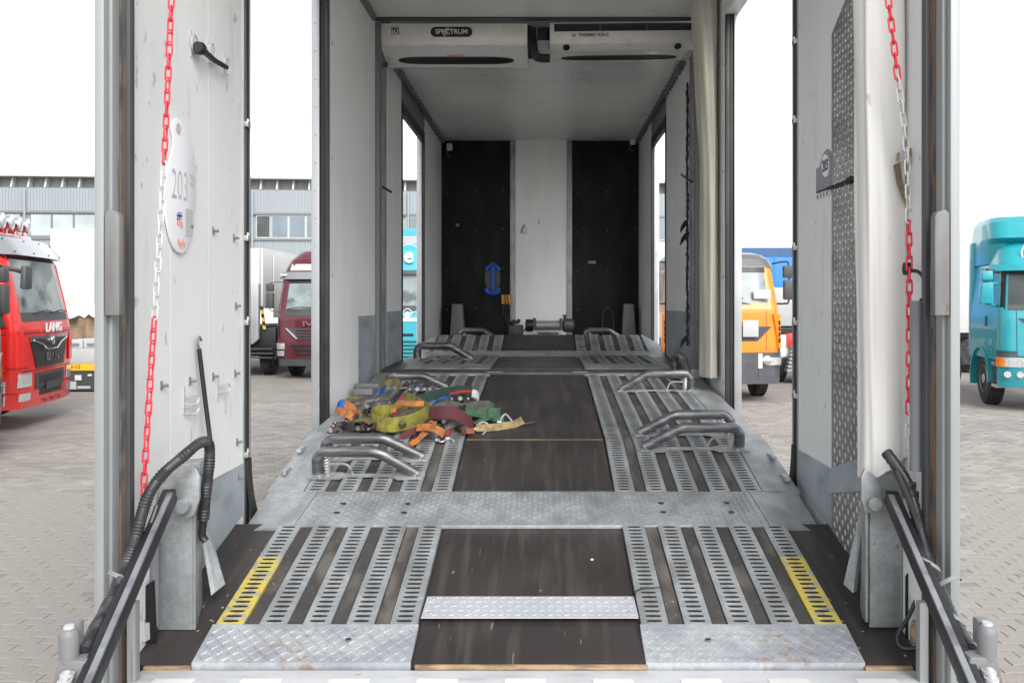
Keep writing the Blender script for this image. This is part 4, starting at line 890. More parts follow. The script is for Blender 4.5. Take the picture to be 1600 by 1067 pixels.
MB().tube(smooth_path([rp(1293, 295, .014), rp(1305, 291, .016), rp(1325, 283, .018), rp(1331, 280, .02), rp(1338, 281, .016)]), [.008] * 12 + [.014] * 6 + [.007] * 7, 8).build('cord', 'black', t)
MB().tube(smooth_path([rp(1276, 301, .009), rp(1286, 297, .008), rp(1294, 294, .01)]), .004, 6).build('cord_tail', 'black', t)
def zr(zx, zy): return 1240 + zx / 4.85, 200 + zy / 4.85
t = thing('event_sticker', 'arched grey race sticker reading 203 beside the tread plate strip', 'sticker', rp(1285, 275))
MB().prism([rp(*zr(*q), .003) for q in ((170, 310), (195, 300), (208, 245), (222, 200), (240, 170), (255, 160), (270, 168), (283, 190), (283, 452), (170, 498))], (.002, 0, 0)).build('sticker_sheet', 'stickergrey', t)
MB().prism([rp(*zr(240 + 28 * math.cos(q), 286 + 88 * math.sin(q)), .004) for q in [2 * math.pi * i / 20 for i in range(20)]], (.0008, 0, 0)).build('white_disc', 'sticker', t)
text(MB(), '203', .070, rp(*zr(239, 288), .0052), (0, -1, 0), (0, 0, 1), .0004, bold=.0012, sx=.75).build('number', 'ink', t)
MB().prism([rp(*zr(*q), .003) for q in ((170, 502), (283, 456), (283, 505), (170, 545))], (.002, 0, 0)).build('logo_row', 'offwhite', t)
mb = MB()
for k in range(4): p = rp(*zr(180 + 24 * k, 524 - 9 * k), .004); mb.box(p.x, p.x + .0006, p.y - .008, p.y + .008, p.z - .008, p.z + .008)
stuff(mb.build('logo_marks', 'midgrey', t))
# ---- torn foam on the far right frame, worn edge
mb = MB(); pts = []
for k in range(90):
    y = 130 + 410 * k / 89; pts.append((P(1074 + rnd.uniform(-.8, .8), y, 6.97), Vector((rnd.uniform(.006, .013), 0, 0))))
mb.ribbon(pts, .02)
for yy in (345, 365, 525): mb.ribbon([(P(1072, yy, 6.94), Vector((.012, 0, 0))), (P(1068, yy + 8, 6.92), Vector((.02, 0, 0))), (P(1063, yy + 18, 6.9), Vector((.004, 0, 0)))], .015)
mb.build('torn_foam_strip', 'rubber', truckbox)
MB().box(1.13, 1.25, 6.20, 6.36, platZ(6.2) + .004, platZ(6.2) + .075).build('side_block', 'galv', plat, bevel=.006)

# ---- corner stands, tail-lift arms, hoses (one set each side)
def Q(side, x, y, d):      # right-hand pixel measure mirrored for the left stand
    return P(x, y, d)
def PS(x, y, d): return P(x, y, d + .085)
stand_l = thing('hydraulic_stand', 'galvanised hydraulic stand with angled brace below the number board', 'hydraulic stand', PS(280, 980, 2.76))
dz = 2.76
foot = lambda d: floorZ(d) + .001
def plate(parent, name, pts, d, th, mat, bevel=.003):
    return MB().prism([PS(x, y, d) for x, y in pts], (0, th, 0)).build(name, mat, parent, bevel)
plate(stand_l, 'channel', ((246, 984), (301, 984), (301, 800), (308, 760), (303, 728), (270, 735), (246, 770)), 2.74, .012, 'galv')
MB().prism([PS(301, 984, 2.74), PS(301, 790, 2.74), PS(308, 735, 2.74), PS(312, 735, 2.90), PS(312, 960, 2.90)], (.010, 0, 0)).build('channel_web', 'galv', stand_l, bevel=.003)
MB().hexa([PS(308, 805, 2.86), PS(313, 800, 2.90), PS(346, 917, 2.90), PS(330, 930, 2.86), PS(311, 790, 2.87), PS(318, 792, 2.91), PS(352, 912, 2.91), PS(336, 925, 2.87)]).build('brace', 'galv', stand_l)
plate(stand_l, 'ear_plate', ((272, 760), (284, 740), (306, 730), (312, 745), (311, 780), (303, 805), (288, 812), (275, 790)), 2.70, .016, 'galv', .004)
MB().lathe([(.024, -.03), (.024, 0), (.016, .003)], PS(289, 788, 2.70), 'Y', 14).build('pivot_pin', 'galv', stand_l)
plate(stand_l, 'cap_plate', ((249, 728), (312, 722), (313, 742), (302, 752), (250, 772)), 2.80, .10, 'galv', .004)
MB().tube([PS(238, 978, 2.72), PS(238, 850, 2.72)], .022, 14).build('cylinder_tube', 'pvc', stand_l)
MB().box(PS(231, 0, 2.695).x, PS(237, 0, 2.695).x, 2.694, 2.699, PS(0, 912, 2.69).z, PS(0, 893, 2.69).z).build('type_label', 'offwhite', stand_l)
MB().tube([PS(222, 1000, 2.66), PS(222, 984, 2.66), PS(221, 968, 2.66)], [.019, .017, .010], 10).build('coupling', 'ltgrey', stand_l)
MB().tube([PS(229, 998, 2.67), PS(228, 972, 2.67)], .012, 10).build('coupling', 'ltgrey', stand_l)
MB().hexa([PS(190, 1006, 2.67), PS(246, 1006, 2.67), PS(246, 1000, 2.72), PS(206, 1000, 2.72), PS(190, 938, 2.67), PS(242, 905, 2.67), PS(242, 905, 2.72), PS(206, 930, 2.72)]).build('valve_cover', 'black', stand_l, bevel=.006)
stand_r = thing('hydraulic_stand', 'galvanised hydraulic stand with flat face below the gathered cream curtain', 'hydraulic stand', PS(1380, 980, 2.76))
plate(stand_r, 'channel', ((1359, 980), (1410, 980), (1412, 748), (1404, 733), (1372, 735), (1359, 760)), 2.74, .012, 'galv_dark')
MB().prism([PS(1357, 972, 2.73), PS(1357, 760, 2.73), PS(1350, 748, 2.88), PS(1348, 960, 2.88)], (-.010, 0, 0)).build('channel_web', 'galv', stand_r, bevel=.003)
MB().hexa([PS(1350, 800, 2.86), PS(1343, 800, 2.90), PS(1318, 912, 2.90), PS(1333, 926, 2.86), PS(1354, 795, 2.87), PS(1347, 795, 2.91), PS(1322, 908, 2.91), PS(1339, 922, 2.87)]).build('brace', 'galv', stand_r)
plate(stand_r, 'ear_plate', ((1346, 745), (1352, 732), (1368, 745), (1378, 765), (1377, 790), (1366, 804), (1352, 800), (1346, 780)), 2.70, .016, 'galv', .004)
MB().lathe([(.022, -.025), (.022, 0), (.016, .003)], PS(1364, 785, 2.70), 'Y', 14).build('pivot_pin', 'galv_dark', stand_r)
MB().hexa([PS(1414, 1000, 2.70), PS(1444, 1000, 2.70), PS(1444, 1000, 2.76), PS(1416, 1000, 2.76), PS(1414, 900, 2.70), PS(1430, 880, 2.70), PS(1430, 880, 2.76), PS(1416, 895, 2.76)]).build('valve_cover', 'black', stand_r, bevel=.006)
MB().tube([PS(1432, 1004, 2.64), PS(1431, 985, 2.64), PS(1430, 970, 2.64)], [.020, .018, .010], 10).build('coupling', 'wood', stand_r)
MB().tube(smooth_path([PS(1434, 930, 2.66), PS(1420, 962, 2.65), PS(1402, 995, 2.64), PS(1412, 1012, 2.62), PS(1440, 1010, 2.6), PS(1452, 1003, 2.6)]), .007, 6).build('thin_hose', 'black', stand_r)
def arm(label, top, bot, wtop, hose, edge_side, lamp):
    # black box-section arm that runs out over the sill towards the camera
    (tx, ty, td), (bx, by, bd) = top, bot
    a, b = P(tx, ty, td), P(bx, by, bd); ax = (b - a).normalized(); side = Vector((1, 0, 0)); side = (side - ax * side.dot(ax)).normalized(); up = ax.cross(side).normalized()
    t = thing('lift_arm', label, 'lift arm', a)
    h = wtop
    e1, e2 = side * h, up * h * 1.1
    MB().hexa([a - e1 - e2, a + e1 - e2, a + e1 + e2, a - e1 + e2, b - e1 - e2, b + e1 - e2, b + e1 + e2, b - e1 + e2]).build('beam', 'arm', t, bevel=.006)
    s = edge_side; toc = (Vector((CX, 0, CZ)) - (a + b) / 2); upc = up if up.dot(toc) > 0 else -up
    c0 = side * s * (h - .010) + upc * (h * 1.1 + .002); p, q = a.lerp(b, .04) + c0, b + c0; k1, k2 = side * .008, upc * .004
    MB().hexa([p - k1 - k2, p + k1 - k2, p + k1 + k2, p - k1 + k2, q - k1 - k2, q + k1 - k2, q + k1 + k2, q - k1 + k2]).build('worn_edge', 'armedge', t)
    return t, a, b, side, upc, h
arm_l, a, b, sd_, up_, h_ = arm('black lift arm running out over the sill beside the paving, below the number board', (266, 772, 2.76), (130, 1085, 2.0), .021, None, 1, None)
arm_r, a2, b2, sd2, up2, h2 = arm('black lift arm running out over the sill, below the gathered cream curtain', (1392, 775, 2.76), (1526, 1085, 2.0), .021, None, -1, None)
def ribbed_hose(name, parent, pts, r, mat='hose', rib=.0035, pitch=.014):
    p = smooth_path(pts, 14); cum = [0]
    for u, v in zip(p, p[1:]): cum.append(cum[-1] + (v - u).length)
    out = []; rs = []; n = int(cum[-1] / (pitch / 2))
    for k in range(n + 1):
        s = cum[-1] * k / n; i = 0
        while i < len(cum) - 2 and cum[i + 1] < s: i += 1
        q = (s - cum[i]) / max(1e-6, cum[i + 1] - cum[i]); out.append(p[i].lerp(p[i + 1], q)); rs.append(r + (rib if k % 2 else 0) * (1 + .4 * math.sin(k * .37)))
    return MB().tube(out, rs, 12).build(name, mat, parent)
t = thing('hydraulic_hose', 'thick black spiral wrapped hose arching over the stand below the number board', 'hose', P(318, 830, 2.86))
ribbed_hose('hose', t, [P(318, 812, 2.86), P(322, 770, 2.84), P(327, 722, 2.82), P(326, 694, 2.80), P(312, 692, 2.76), P(285, 714, 2.70), P(255, 740, 2.66), P(230, 778, 2.60), P(209, 850, 2.50), P(192, 895, 2.42), P(172, 940, 2.31), P(148, 985, 2.19), P(128, 1020, 2.10)], .0165, rib=.0022, pitch=.011)
MB().tube(smooth_path([P(318, 812, 2.86), P(316, 835, 2.87), P(322, 845, 2.87)]), .013, 8).build('hose_tail', 'black', t)
MB().tube(smooth_path([P(246, 790, 2.62), P(225, 850, 2.55), P(205, 905, 2.47), P(190, 940, 2.39)]), .009, 8).build('inner_line', 'black', t)
t = thing('hydraulic_hose', 'thick black taped hose bundle running down from the gathered cream curtain', 'hose', P(1385, 715, 2.70))
ribbed_hose('hose', t, [P(1384, 706, 2.72), P(1395, 720, 2.70), P(1414, 748, 2.67), P(1424, 775, 2.64), P(1438, 830, 2.58), P(1452, 885, 2.50), P(1468, 920, 2.42), P(1485, 960, 2.33), P(1502, 990, 2.24), P(1516, 1015, 2.16)], .017, rib=.0018, pitch=.02)
MB().tube(smooth_path([P(1400, 735, 2.66), P(1428, 800, 2.6), P(1450, 880, 2.52), P(1475, 950, 2.4)]), .010, 8).build('inner_line', 'black', t)
for q in (P(1419, 758, 2.655), P(1423, 772, 2.645)): MB().lathe([(.0235, -.011), (.0245, 0), (.0235, .011)], q, 'Z', 14).build('tape_band', 'hose', t)
def cable_tie(label, c, w, hgt, slope):
    t = thing('cable_tie', label, 'cable tie', c)
    pts = [c + Vector((-w * math.cos(k), -.055 - .03 * abs(math.sin(k)) , hgt * math.sin(k) + slope * math.cos(k))) for k in [math.pi * i / 12 for i in range(13)]]
    MB().ribbon([(p, Vector((0, .004, .005))) for p in pts], .003).build('band', 'midgrey', t)
cable_tie('pale cable tie round the hose and lift arm below the number board', P(208, 897, 2.47), .042, .022, .02)
cable_tie('pale cable tie round the hose and lift arm below the cream curtain', P(1462, 905, 2.46), .045, .028, -.02)
cable_tie('thin tie across the lift arm just below the rusty post streak', P(1438, 872, 2.5), .03, .006, .02); cable_tie('thin tie across the lift arm next to the marker lamp casting', P(1474, 952, 2.36), .03, .006, .02)
def lamp(label, px, py, d, mir):
    t = thing('marker_lamp_unit', label, 'marker lamp', P(px, py + 70, d)); s = -1 if mir else 1
    p = P(px, py, d)
    MB().lathe([(.022, -.045), (.024, .02), (.020, .034), (.012, .04)], p, 'Z', 16).build('lamp_housing', 'midgrey', t)
    MB().box(p.x - .004 * s - .018, p.x - .004 * s + .018, d + .015, d + .045, p.z - .02, p.z + .045).build('lamp_back', 'pvc', t, bevel=.006)
    MB().lathe([(.014, .036), (.012, .046)], p, 'Z', 12).build('lamp_cap', 'ltgrey', t)
    q = P(px + 10 * s, py + 40, d); MB().hexa([q + Vector((-.05, -.02, -.05)), q + Vector((.05, -.02, -.05)), q + Vector((.05, .03, -.05)), q + Vector((-.05, .03, -.05)), q + Vector((-.035, -.02, .03)), q + Vector((.035, -.02, .03)), q + Vector((.035, .03, .03)), q + Vector((-.035, .03, .03))]).build('casting', 'midgrey', t, bevel=.008)
    MB().tube([P(px - 2 * s, py + 46, d - .03), P(px - 14 * s, py + 84, d - .08)], .013, 12).build('spindle', 'rim', t)
    for k in range(3): c = P(px - (3 + 4 * k) * s, py + 50 + 11 * k, d - .035 - .017 * k); MB().lathe([(.017, -.005), (.017, .005)], c, 'Z', 12).build('collar', 'ltgrey', t)
    MB().box(P(px - 22 * s, 0, d - .06).x - .035, P(px - 22 * s, 0, d - .06).x + .035, d - .08, d - .04, P(0, py + 98, d - .06).z, P(0, py + 72, d - .06).z).build('orange_reflector', 'orange_lens', t, bevel=.005)
lamp('grey marker lamp on a white casting with orange reflector, beside the spiral wrapped hose', 108, 1005, 2.08, False)
lamp('grey marker lamp on a white casting at the end of the taped hose bundle', 1542, 1000, 2.08, True)
t = thing('gas_strut_tube', 'dark grey plastic tube standing upright beside the rusty post and cream curtain', 'tube', P(1434, 720, 2.64))
MB().lathe([(.0215, 0), (.0215, P(0, 470, 2.64).z - P(0, 735, 2.64).z), (.0175, P(0, 470, 2.64).z - P(0, 735, 2.64).z), (.0175, P(0, 480, 2.64).z - P(0, 735, 2.64).z)], P(1433, 735, 2.64), 'Z', 20).build('tube', 'pvc', t)
MB().tube(smooth_path([P(1438, 470, 2.64), P(1447, 462, 2.64), P(1444, 438, 2.64), P(1435, 425, 2.66), P(1420, 423, 2.68)]), .006, 6).build('cable', 'black', t)
MB().lathe([(.012, -.02), (.016, 0), (.012, .02)], P(1417, 420, 2.70), 'Z', 10).build('grommet', 'rubber', t)
MB().prism([P(1362, 905, 3.0), P(1372, 895, 3.0), P(1370, 955, 3.0), P(1358, 955, 3.0), P(1344, 945, 3.0)], (0, .004, 0)).build('torn_sheet', 'tarp', stand_r)

# ---- loose bits on the deck
t = thing('wire_loop', 'thin black wire bent over the inner grating strip', 'wire', on_plat(1000, 780)); 
def on_floor(x, y, h=.03):
    d = 3.0
    for _ in range(80): d += .3 * ((CZ - floorZ(d) - h) * F / (y - VY) - d)
    return P(x, y, d)
t.location = on_floor(1000, 920, 0); WM[t.name] = Matrix.Translation(t.location)
MB().tube(smooth_path([on_floor(994, 934, .02), on_floor(993, 924, .034), on_floor(1002, 920, .033), on_floor(1018, 918, .032), on_floor(1031, 917, .031)]), .0022, 5).build('wire', 'black', t)
tag(MB().box(on_floor(925, 865).x - .006, on_floor(925, 865).x + .006, on_floor(925, 865).y - .006, on_floor(925, 865).y + .005, floorZ(on_floor(925, 865).y) + .006, floorZ(on_floor(925, 865).y) + .011).build('paper_scrap', 'paper', bevel=.002), 'tiny white paper scrap on the dark centre board', 'paper')

# splinters and grit trodden into the floor round the stands
mb = MB(); gr = random.Random(11)
for k in range(34):
    sd_g = gr.choice((-1, 1)); x = sd_g * gr.uniform(1.0, 1.22) if k < 28 else gr.uniform(-1.0, 1.0); y = gr.uniform(2.68, 3.4); z = floorZ(y) + (.0005 if abs(x) > 1.075 else .0195)
    if abs(x) < .38: z = floorZ(y) + .0065
    elif abs(x) < 1.08 and k >= 28:
        i = int((abs(x) - W0) / PITCH); x = math.copysign(W0 + i * PITCH + SW + .02 + gr.uniform(0, .02), x)
        if y < 2.83: continue
    l, w_ = gr.uniform(.002, .009), gr.uniform(.001, .0022); an = gr.uniform(0, 3.14); u = Vector((math.cos(an), math.sin(an), .21 * math.sin(an))); v = Vector((-u.y, u.x, .21 * u.x)); o = Vector((x, y, z))
    mb.hexa([o - u * l - v * w_, o + u * l - v * w_, o + u * l + v * w_, o - u * l + v * w_] + [q + Vector((0, 0, .0025)) for q in (o - u * l - v * w_, o + u * l * .8 - v * w_, o + u * l * .9 + v * w_, o - u * l + v * w_)])
g = stuff(mb.build('wood_splinters', 's_tan')); g['label'] = 'pale wood splinters and grit scattered on the dark floor'; g['category'] = 'debris'
# ================================================================ PILE OF LASHING STRAPS
def SP(zx, zy, h=0.0):
    x, y = 500 + zx / 4.103, 500 + zy / 4.104; d = 4.6
    for _ in range(80): d += .3 * ((CZ - platZ(d) - h) * F / (y - VY) - d)
    return P(x, y, d)
def ZP(zx, zy, d): return P(500 + zx / 4.103, 500 + zy / 4.104, d)
def strap(label, mat, pts, w, up=None, th=.0025, name='lashing_strap', extra=None, ruck=.15):
    """pts: centres; up: half-width direction (None = lie flat across the run, following the deck)"""
    c = smooth_path(pts, 7); t = thing(name, label, 'strap', (c[0].x, c[0].y, platZ(c[0].y)), group=None); rb = []; n = len(c)
    for i, p in enumerate(c):
        if up is None:
            a = (c[min(i + 1, n - 1)] - c[max(i - 1, 0)]).normalized(); h = a.cross(Vector((0, -.1, 1))).normalized(); h = (h + Vector((0, 0, ruck * math.sin(i * .55 + w * 900)))).normalized()
        elif isinstance(up, list): k = i / (n - 1) * (len(up) - 1); j = min(int(k), len(up) - 2); h = Vector(up[j]).lerp(Vector(up[j + 1]), k - j).normalized()
        else: h = Vector(up).normalized()
        rb.append((p, h * w))
    MB().ribbon(rb, th).build('webbing', mat, t)
    if th < .006:       # woven selvedges, a touch paler
        for sgn in (-1, 1): MB().tube([p + h * sgn for p, h in rb], .0013, 5).build('selvedge', 's_grey' if 'yellow' in mat else mat, t)
    return t
U = Vector((0, 0, 1))
strap('wide olive yellow webbing strap standing on edge as a big teardrop loop', 's_yellow', [ZP(545, 500, 4.98), ZP(610, 530, 4.88), ZP(684, 572, 4.74), ZP(690, 592, 4.70), ZP(620, 634, 4.62), ZP(540, 660, 4.57), ZP(455, 672, 4.55), ZP(378, 662, 4.58), ZP(330, 636, 4.64), ZP(338, 606, 4.72), ZP(385, 592, 4.78), ZP(470, 586, 4.82), ZP(560, 588, 4.84)], .040, (0, .12, 1), th=.0055)
strap('bright orange strap sticking out flat behind the yellow loop towards the door', 's_orange', [ZP(160, 535, 4.88), ZP(215, 575, 4.80), ZP(270, 625, 4.72), ZP(325, 665, 4.66)], .026, [(.2, .3, 1), (-.1, .5, .8), (-.3, .6, .6)])
strap('short folded orange strap end over the maroon ratchet', 's_orange', [SP(105, 580, .06), SP(150, 592, .09), SP(195, 610, .09), SP(218, 640, .06), SP(200, 655, .03)], .024, (.15, .6, .8))
strap('orange strap curling down onto the grating below the yellow loop', 's_orange', [SP(740, 630, .07), SP(700, 690, .06), SP(650, 745, .03), SP(600, 785, .012), SP(545, 815, .006)], .024)
strap('orange strap bent into a short arc beside the steel hook, under the maroon band', 's_orange', [SP(620, 690, .055), SP(690, 686, .075), SP(750, 702, .08), SP(795, 735, .05), SP(770, 765, .012)], .022, [(0, .7, .7), (.2, .6, .7), (.6, .4, .6)])
strap('faded orange strap lying across the inside of the yellow loop', 's_orange', [ZP(472, 600, 4.76), ZP(478, 555, 4.76), ZP(510, 528, 4.76), ZP(580, 535, 4.74), ZP(665, 535, 4.72)], .015, [(.8, 0, .3), (.6, .3, .6), (0, .5, .9), (0, .5, .9)])
strap('maroon strap end hanging inside the yellow loop', 's_maroon', [ZP(500, 570, 4.78), ZP(485, 590, 4.76), ZP(478, 612, 4.74)], .02, (.9, .1, .2))
strap('small red strap fold at the tip of the yellow loop', 's_red', [ZP(505, 520, 4.95), ZP(530, 488, 4.95), ZP(545, 470, 4.95)], .016, (.9, .1, .4))
strap('broad maroon strap standing as an arch beside the green webbing', 's_maroon', [SP(705, 600, .10), SP(780, 590, .13), SP(870, 600, .12), SP(945, 650, .07), SP(985, 695, .02)], .036, (0, .45, .9))
strap('maroon strap lying in a low loop under the yellow loop', 's_maroon', [SP(510, 755, .008), SP(560, 725, .03), SP(610, 712, .035), SP(632, 722, .02), SP(600, 748, .008)], .02, (.1, .5, .8))
strap('light green strap lying flat with a steel hook at its end', 's_green', [SP(935, 585, .05), SP(1010, 598, .045), SP(1090, 618, .03), SP(1180, 640, .012)], .034, (-.15, .8, .5))
strap('dull green strap folded beneath the light green one', 's_green', [SP(985, 665, .012), SP(1045, 640, .025), SP(1100, 630, .022), SP(1155, 640, .008)], .022)
strap('green strap stub standing behind the khaki roll', 's_green', [SP(1080, 600, .05), SP(1120, 590, .05), SP(1155, 590, .04)], .026, (0, .5, .9))
strap('dark green strap reaching back to the red ratchet', 's_darkgreen', [SP(600, 520, .05), SP(700, 490, .06), SP(800, 462, .06), SP(890, 450, .05), SP(975, 452, .03)], .04, (0, .75, .6))
strap('blue strap lying across the dark green one', 's_blue', [SP(700, 545, .06), SP(750, 515, .075), SP(800, 502, .07), SP(835, 505, .05)], .022, (.3, .7, .5))
strap('blue strap bunched behind the grey ratchet bar', 's_blue', [SP(355, 490, .08), SP(385, 455, .11), SP(412, 440, .11), SP(405, 480, .07)], .022, (.3, .3, .9))
strap('blue strap tuft against the door jamb', 's_blue', [SP(105, 560, .07), SP(130, 540, .08), SP(160, 550, .07), SP(150, 580, .04)], .03, (.2, .3, .9))
strap('tan strap running out flat over the dark board to a pale end', 's_tan', [SP(1000, 690, .03), SP(1090, 690, .025), SP(1180, 678, .022), SP(1250, 665, .022), SP(1300, 640, .04)], .022, [(0, .6, .8), (0, .6, .8), (-.2, .6, .8), (-.5, .3, .8)])
strap('white frayed strap tip at the end of the tan strap', 's_grey', [SP(1310, 665, .02), SP(1340, 660, .012), SP(1372, 654, .005)], .008)
strap('khaki webbing roll beside the light green strap', 's_khaki', [SP(905, 560, .05), SP(1000, 545, .06), SP(1080, 542, .06), SP(1112, 560, .05), SP(1060, 580, .045), SP(960, 575, .045)], .022, (0, .4, .9), th=.014)
strap('olive strap bunched beside the blue strap at the back', 's_olive', [SP(385, 410, .08), SP(430, 405, .1), SP(490, 400, .1), SP(515, 430, .08), SP(490, 460, .05)], .032, (.2, .6, .7))
strap('olive strap arched by the door jamb', 's_olive', [SP(145, 530, .05), SP(190, 508, .07), SP(240, 505, .07), SP(285, 530, .05)], .026, (0, .8, .5))
strap('grey green band arched over the maroon strap', 's_khaki', [SP(690, 580, .08), SP(750, 550, .11), SP(830, 535, .11), SP(900, 545, .08)], .02, (0, .7, .7))
strap('grey woven sling across the front of the pile', 's_grey', [SP(780, 700, .03), SP(830, 680, .045), SP(880, 660, .05), SP(915, 650, .05)], .022, (.1, .7, .6))
strap('small red fabric tag beside the steel hook', 's_red', [SP(800, 725, .03), SP(825, 722, .035), SP(850, 712, .03)], .018, (.2, .7, .6))
strap('brown strap along the foot of the maroon band', 's_orange', [SP(905, 715, .015), SP(945, 710, .03), SP(990, 712, .02)], .016, (0, .6, .8))
strap('tan strap corner showing under the khaki roll', 's_tan', [SP(870, 560, .05), SP(900, 552, .06), SP(925, 565, .05)], .018, (0, .7, .6))
for k in range(44):  # filler straps; extra black ones stand in for shade in the gaps
    u = rnd.random(); zx = 150 + 800 * u; zy = rnd.uniform(520, 690) if zx > 300 else rnd.uniform(560, 690); h = rnd.uniform(.005, .05); a = rnd.uniform(-1.2, 1.2); L = rnd.uniform(40, 100)
    m = rnd.choice(['s_black', 's_brown', 's_khaki', 's_olive', 's_grey', 's_brown', 's_black'])
    q = [SP(zx + L * (f - .5) * 2 * math.cos(a), max(440, zy + L * .35 * (f - .5) * 2 * math.sin(a)), max(.004, h + .03 * math.sin(f * 5 + k))) for f in (0, .25, .5, .75, 1)]
    cn = m[2:]; o = strap('dull %s filler strap half buried in the strap pile' % cn, m, q, rnd.uniform(.012, .024), (rnd.uniform(-.3, .3), rnd.uniform(.3, .9), rnd.uniform(.3, .8))); o['group'] = 'buried %s straps in the pile' % cn
# steel hooks and ratchets
def hook(label, pts, r=.006):
    t = thing('steel_hook', label, 'hook', (pts[0].x, pts[0].y, platZ(pts[0].y))); MB().tube(smooth_path(pts, 5), r, 8).build('hook_rod', 'rim', t); MB().lathe([(.011, -.012), (.011, .012)], pts[0], 'X', 10).build('hook_eye', 'rim', t)
hook('bright steel hook at the end of the light green strap', [SP(1150, 655, .01), SP(1175, 612, .04), SP(1195, 606, .045), SP(1225, 640, .02), SP(1232, 655, .008)])
hook('bright open steel hook beside the tan strap', [SP(1000, 700, .02), SP(1020, 665, .04), SP(1050, 655, .045), SP(1075, 672, .03), SP(1062, 712, .012), SP(1042, 732, .006)])
hook('small steel hook under the orange arc', [SP(820, 760, .01), SP(850, 770, .01), SP(860, 785, .006)], .007)
hook('steel snap hook below the bent orange strap', [SP(755, 768, .01), SP(770, 780, .01), SP(795, 775, .012), SP(808, 755, .014)], .005)
def ratchet(label, c, ax, L, body, handle, w=.05):
    t = thing('ratchet_buckle', label, 'ratchet', (c.x, c.y, platZ(c.y))); ax = Vector(ax).normalized(); sd = ax.cross(U).normalized(); up = sd.cross(ax)
    for s in (-1, 1):
        a = c + sd * s * w * .5; MB().hexa([a - ax * L * .5 - up * .012 - sd * .002, a + ax * L * .5 - up * .012 - sd * .002, a + ax * L * .5 - up * .012 + sd * .002, a - ax * L * .5 - up * .012 + sd * .002, a - ax * L * .5 + up * .012 - sd * .002, a + ax * L * .5 + up * .012 - sd * .002, a + ax * L * .5 + up * .012 + sd * .002, a - ax * L * .5 + up * .012 + sd * .002]).build('side_plate', body, t)
    for q in (-.42, -.1, .2, .44): MB().tube([c + ax * L * q - sd * w * .55, c + ax * L * q + sd * w * .55], .008 if q != -.1 else .014, 8).build('cross_bolt', 'steel', t)
    if handle: MB().ribbon([(c - ax * L * .5 + up * .03, sd * w * .55), (c - ax * L * .1 + up * .045, sd * w * .6), (c + ax * L * .3 + up * .045, sd * w * .6), (c + ax * L * .52 + up * .025, sd * w * .55)], .012).build('handle', handle, t)
    return t
tr = ratchet('red handled ratchet buckle with a white tip on the pile', SP(915, 500, .035), (1, .15, 0), .17, 'black', 's_red')
q = SP(1000, 490, .05); MB().ribbon([(SP(978, 470, .075), Vector((0, .035, .02))), (SP(1002, 478, .06), Vector((0, .035, .02))), (SP(1014, 500, .03), Vector((0, .03, .02)))], .012).build('white_tip', 'offwhite', tr)
ratchet('long grey ratchet bar behind the yellow loop', SP(320, 545, .06), (1, .5, .12), .26, 'tubesteel', 's_brown')
ratchet('maroon ratchet buckle hanging over the deck edge by the door', SP(100, 690, .05), (.5, -.2, .8), .10, 's_maroon', None, .07)
ratchet('dark ratchet buckle lying between the straps and the tube wheel stop', SP(270, 690, .03), (1, -.3, 0), .12, 'black', 's_olive')
ratchet('small grey ratchet buckle behind the dark green strap', SP(640, 440, .03), (1, .1, 0), .16, 'tubesteel', 'black')
ratchet('brown ratchet buckle in the middle of the pile', SP(560, 640, .05), (1, .5, .2), .14, 'rust', 's_brown')
for zx, zy, ww, hh, lb in ((330, 450, .10, .05, 'grey wooden block against the wall behind the strap pile'), (300, 480, .08, .045, 'pale block against the wall beside the olive strap')):
    p = SP(zx, zy, 0); tag(MB().box(p.x - ww, p.x + ww * .6, p.y - .05, p.y + .12, platZ(p.y) + .003, platZ(p.y) + hh).build('packing_block', 'midgrey', bevel=.006), lb, 'block')

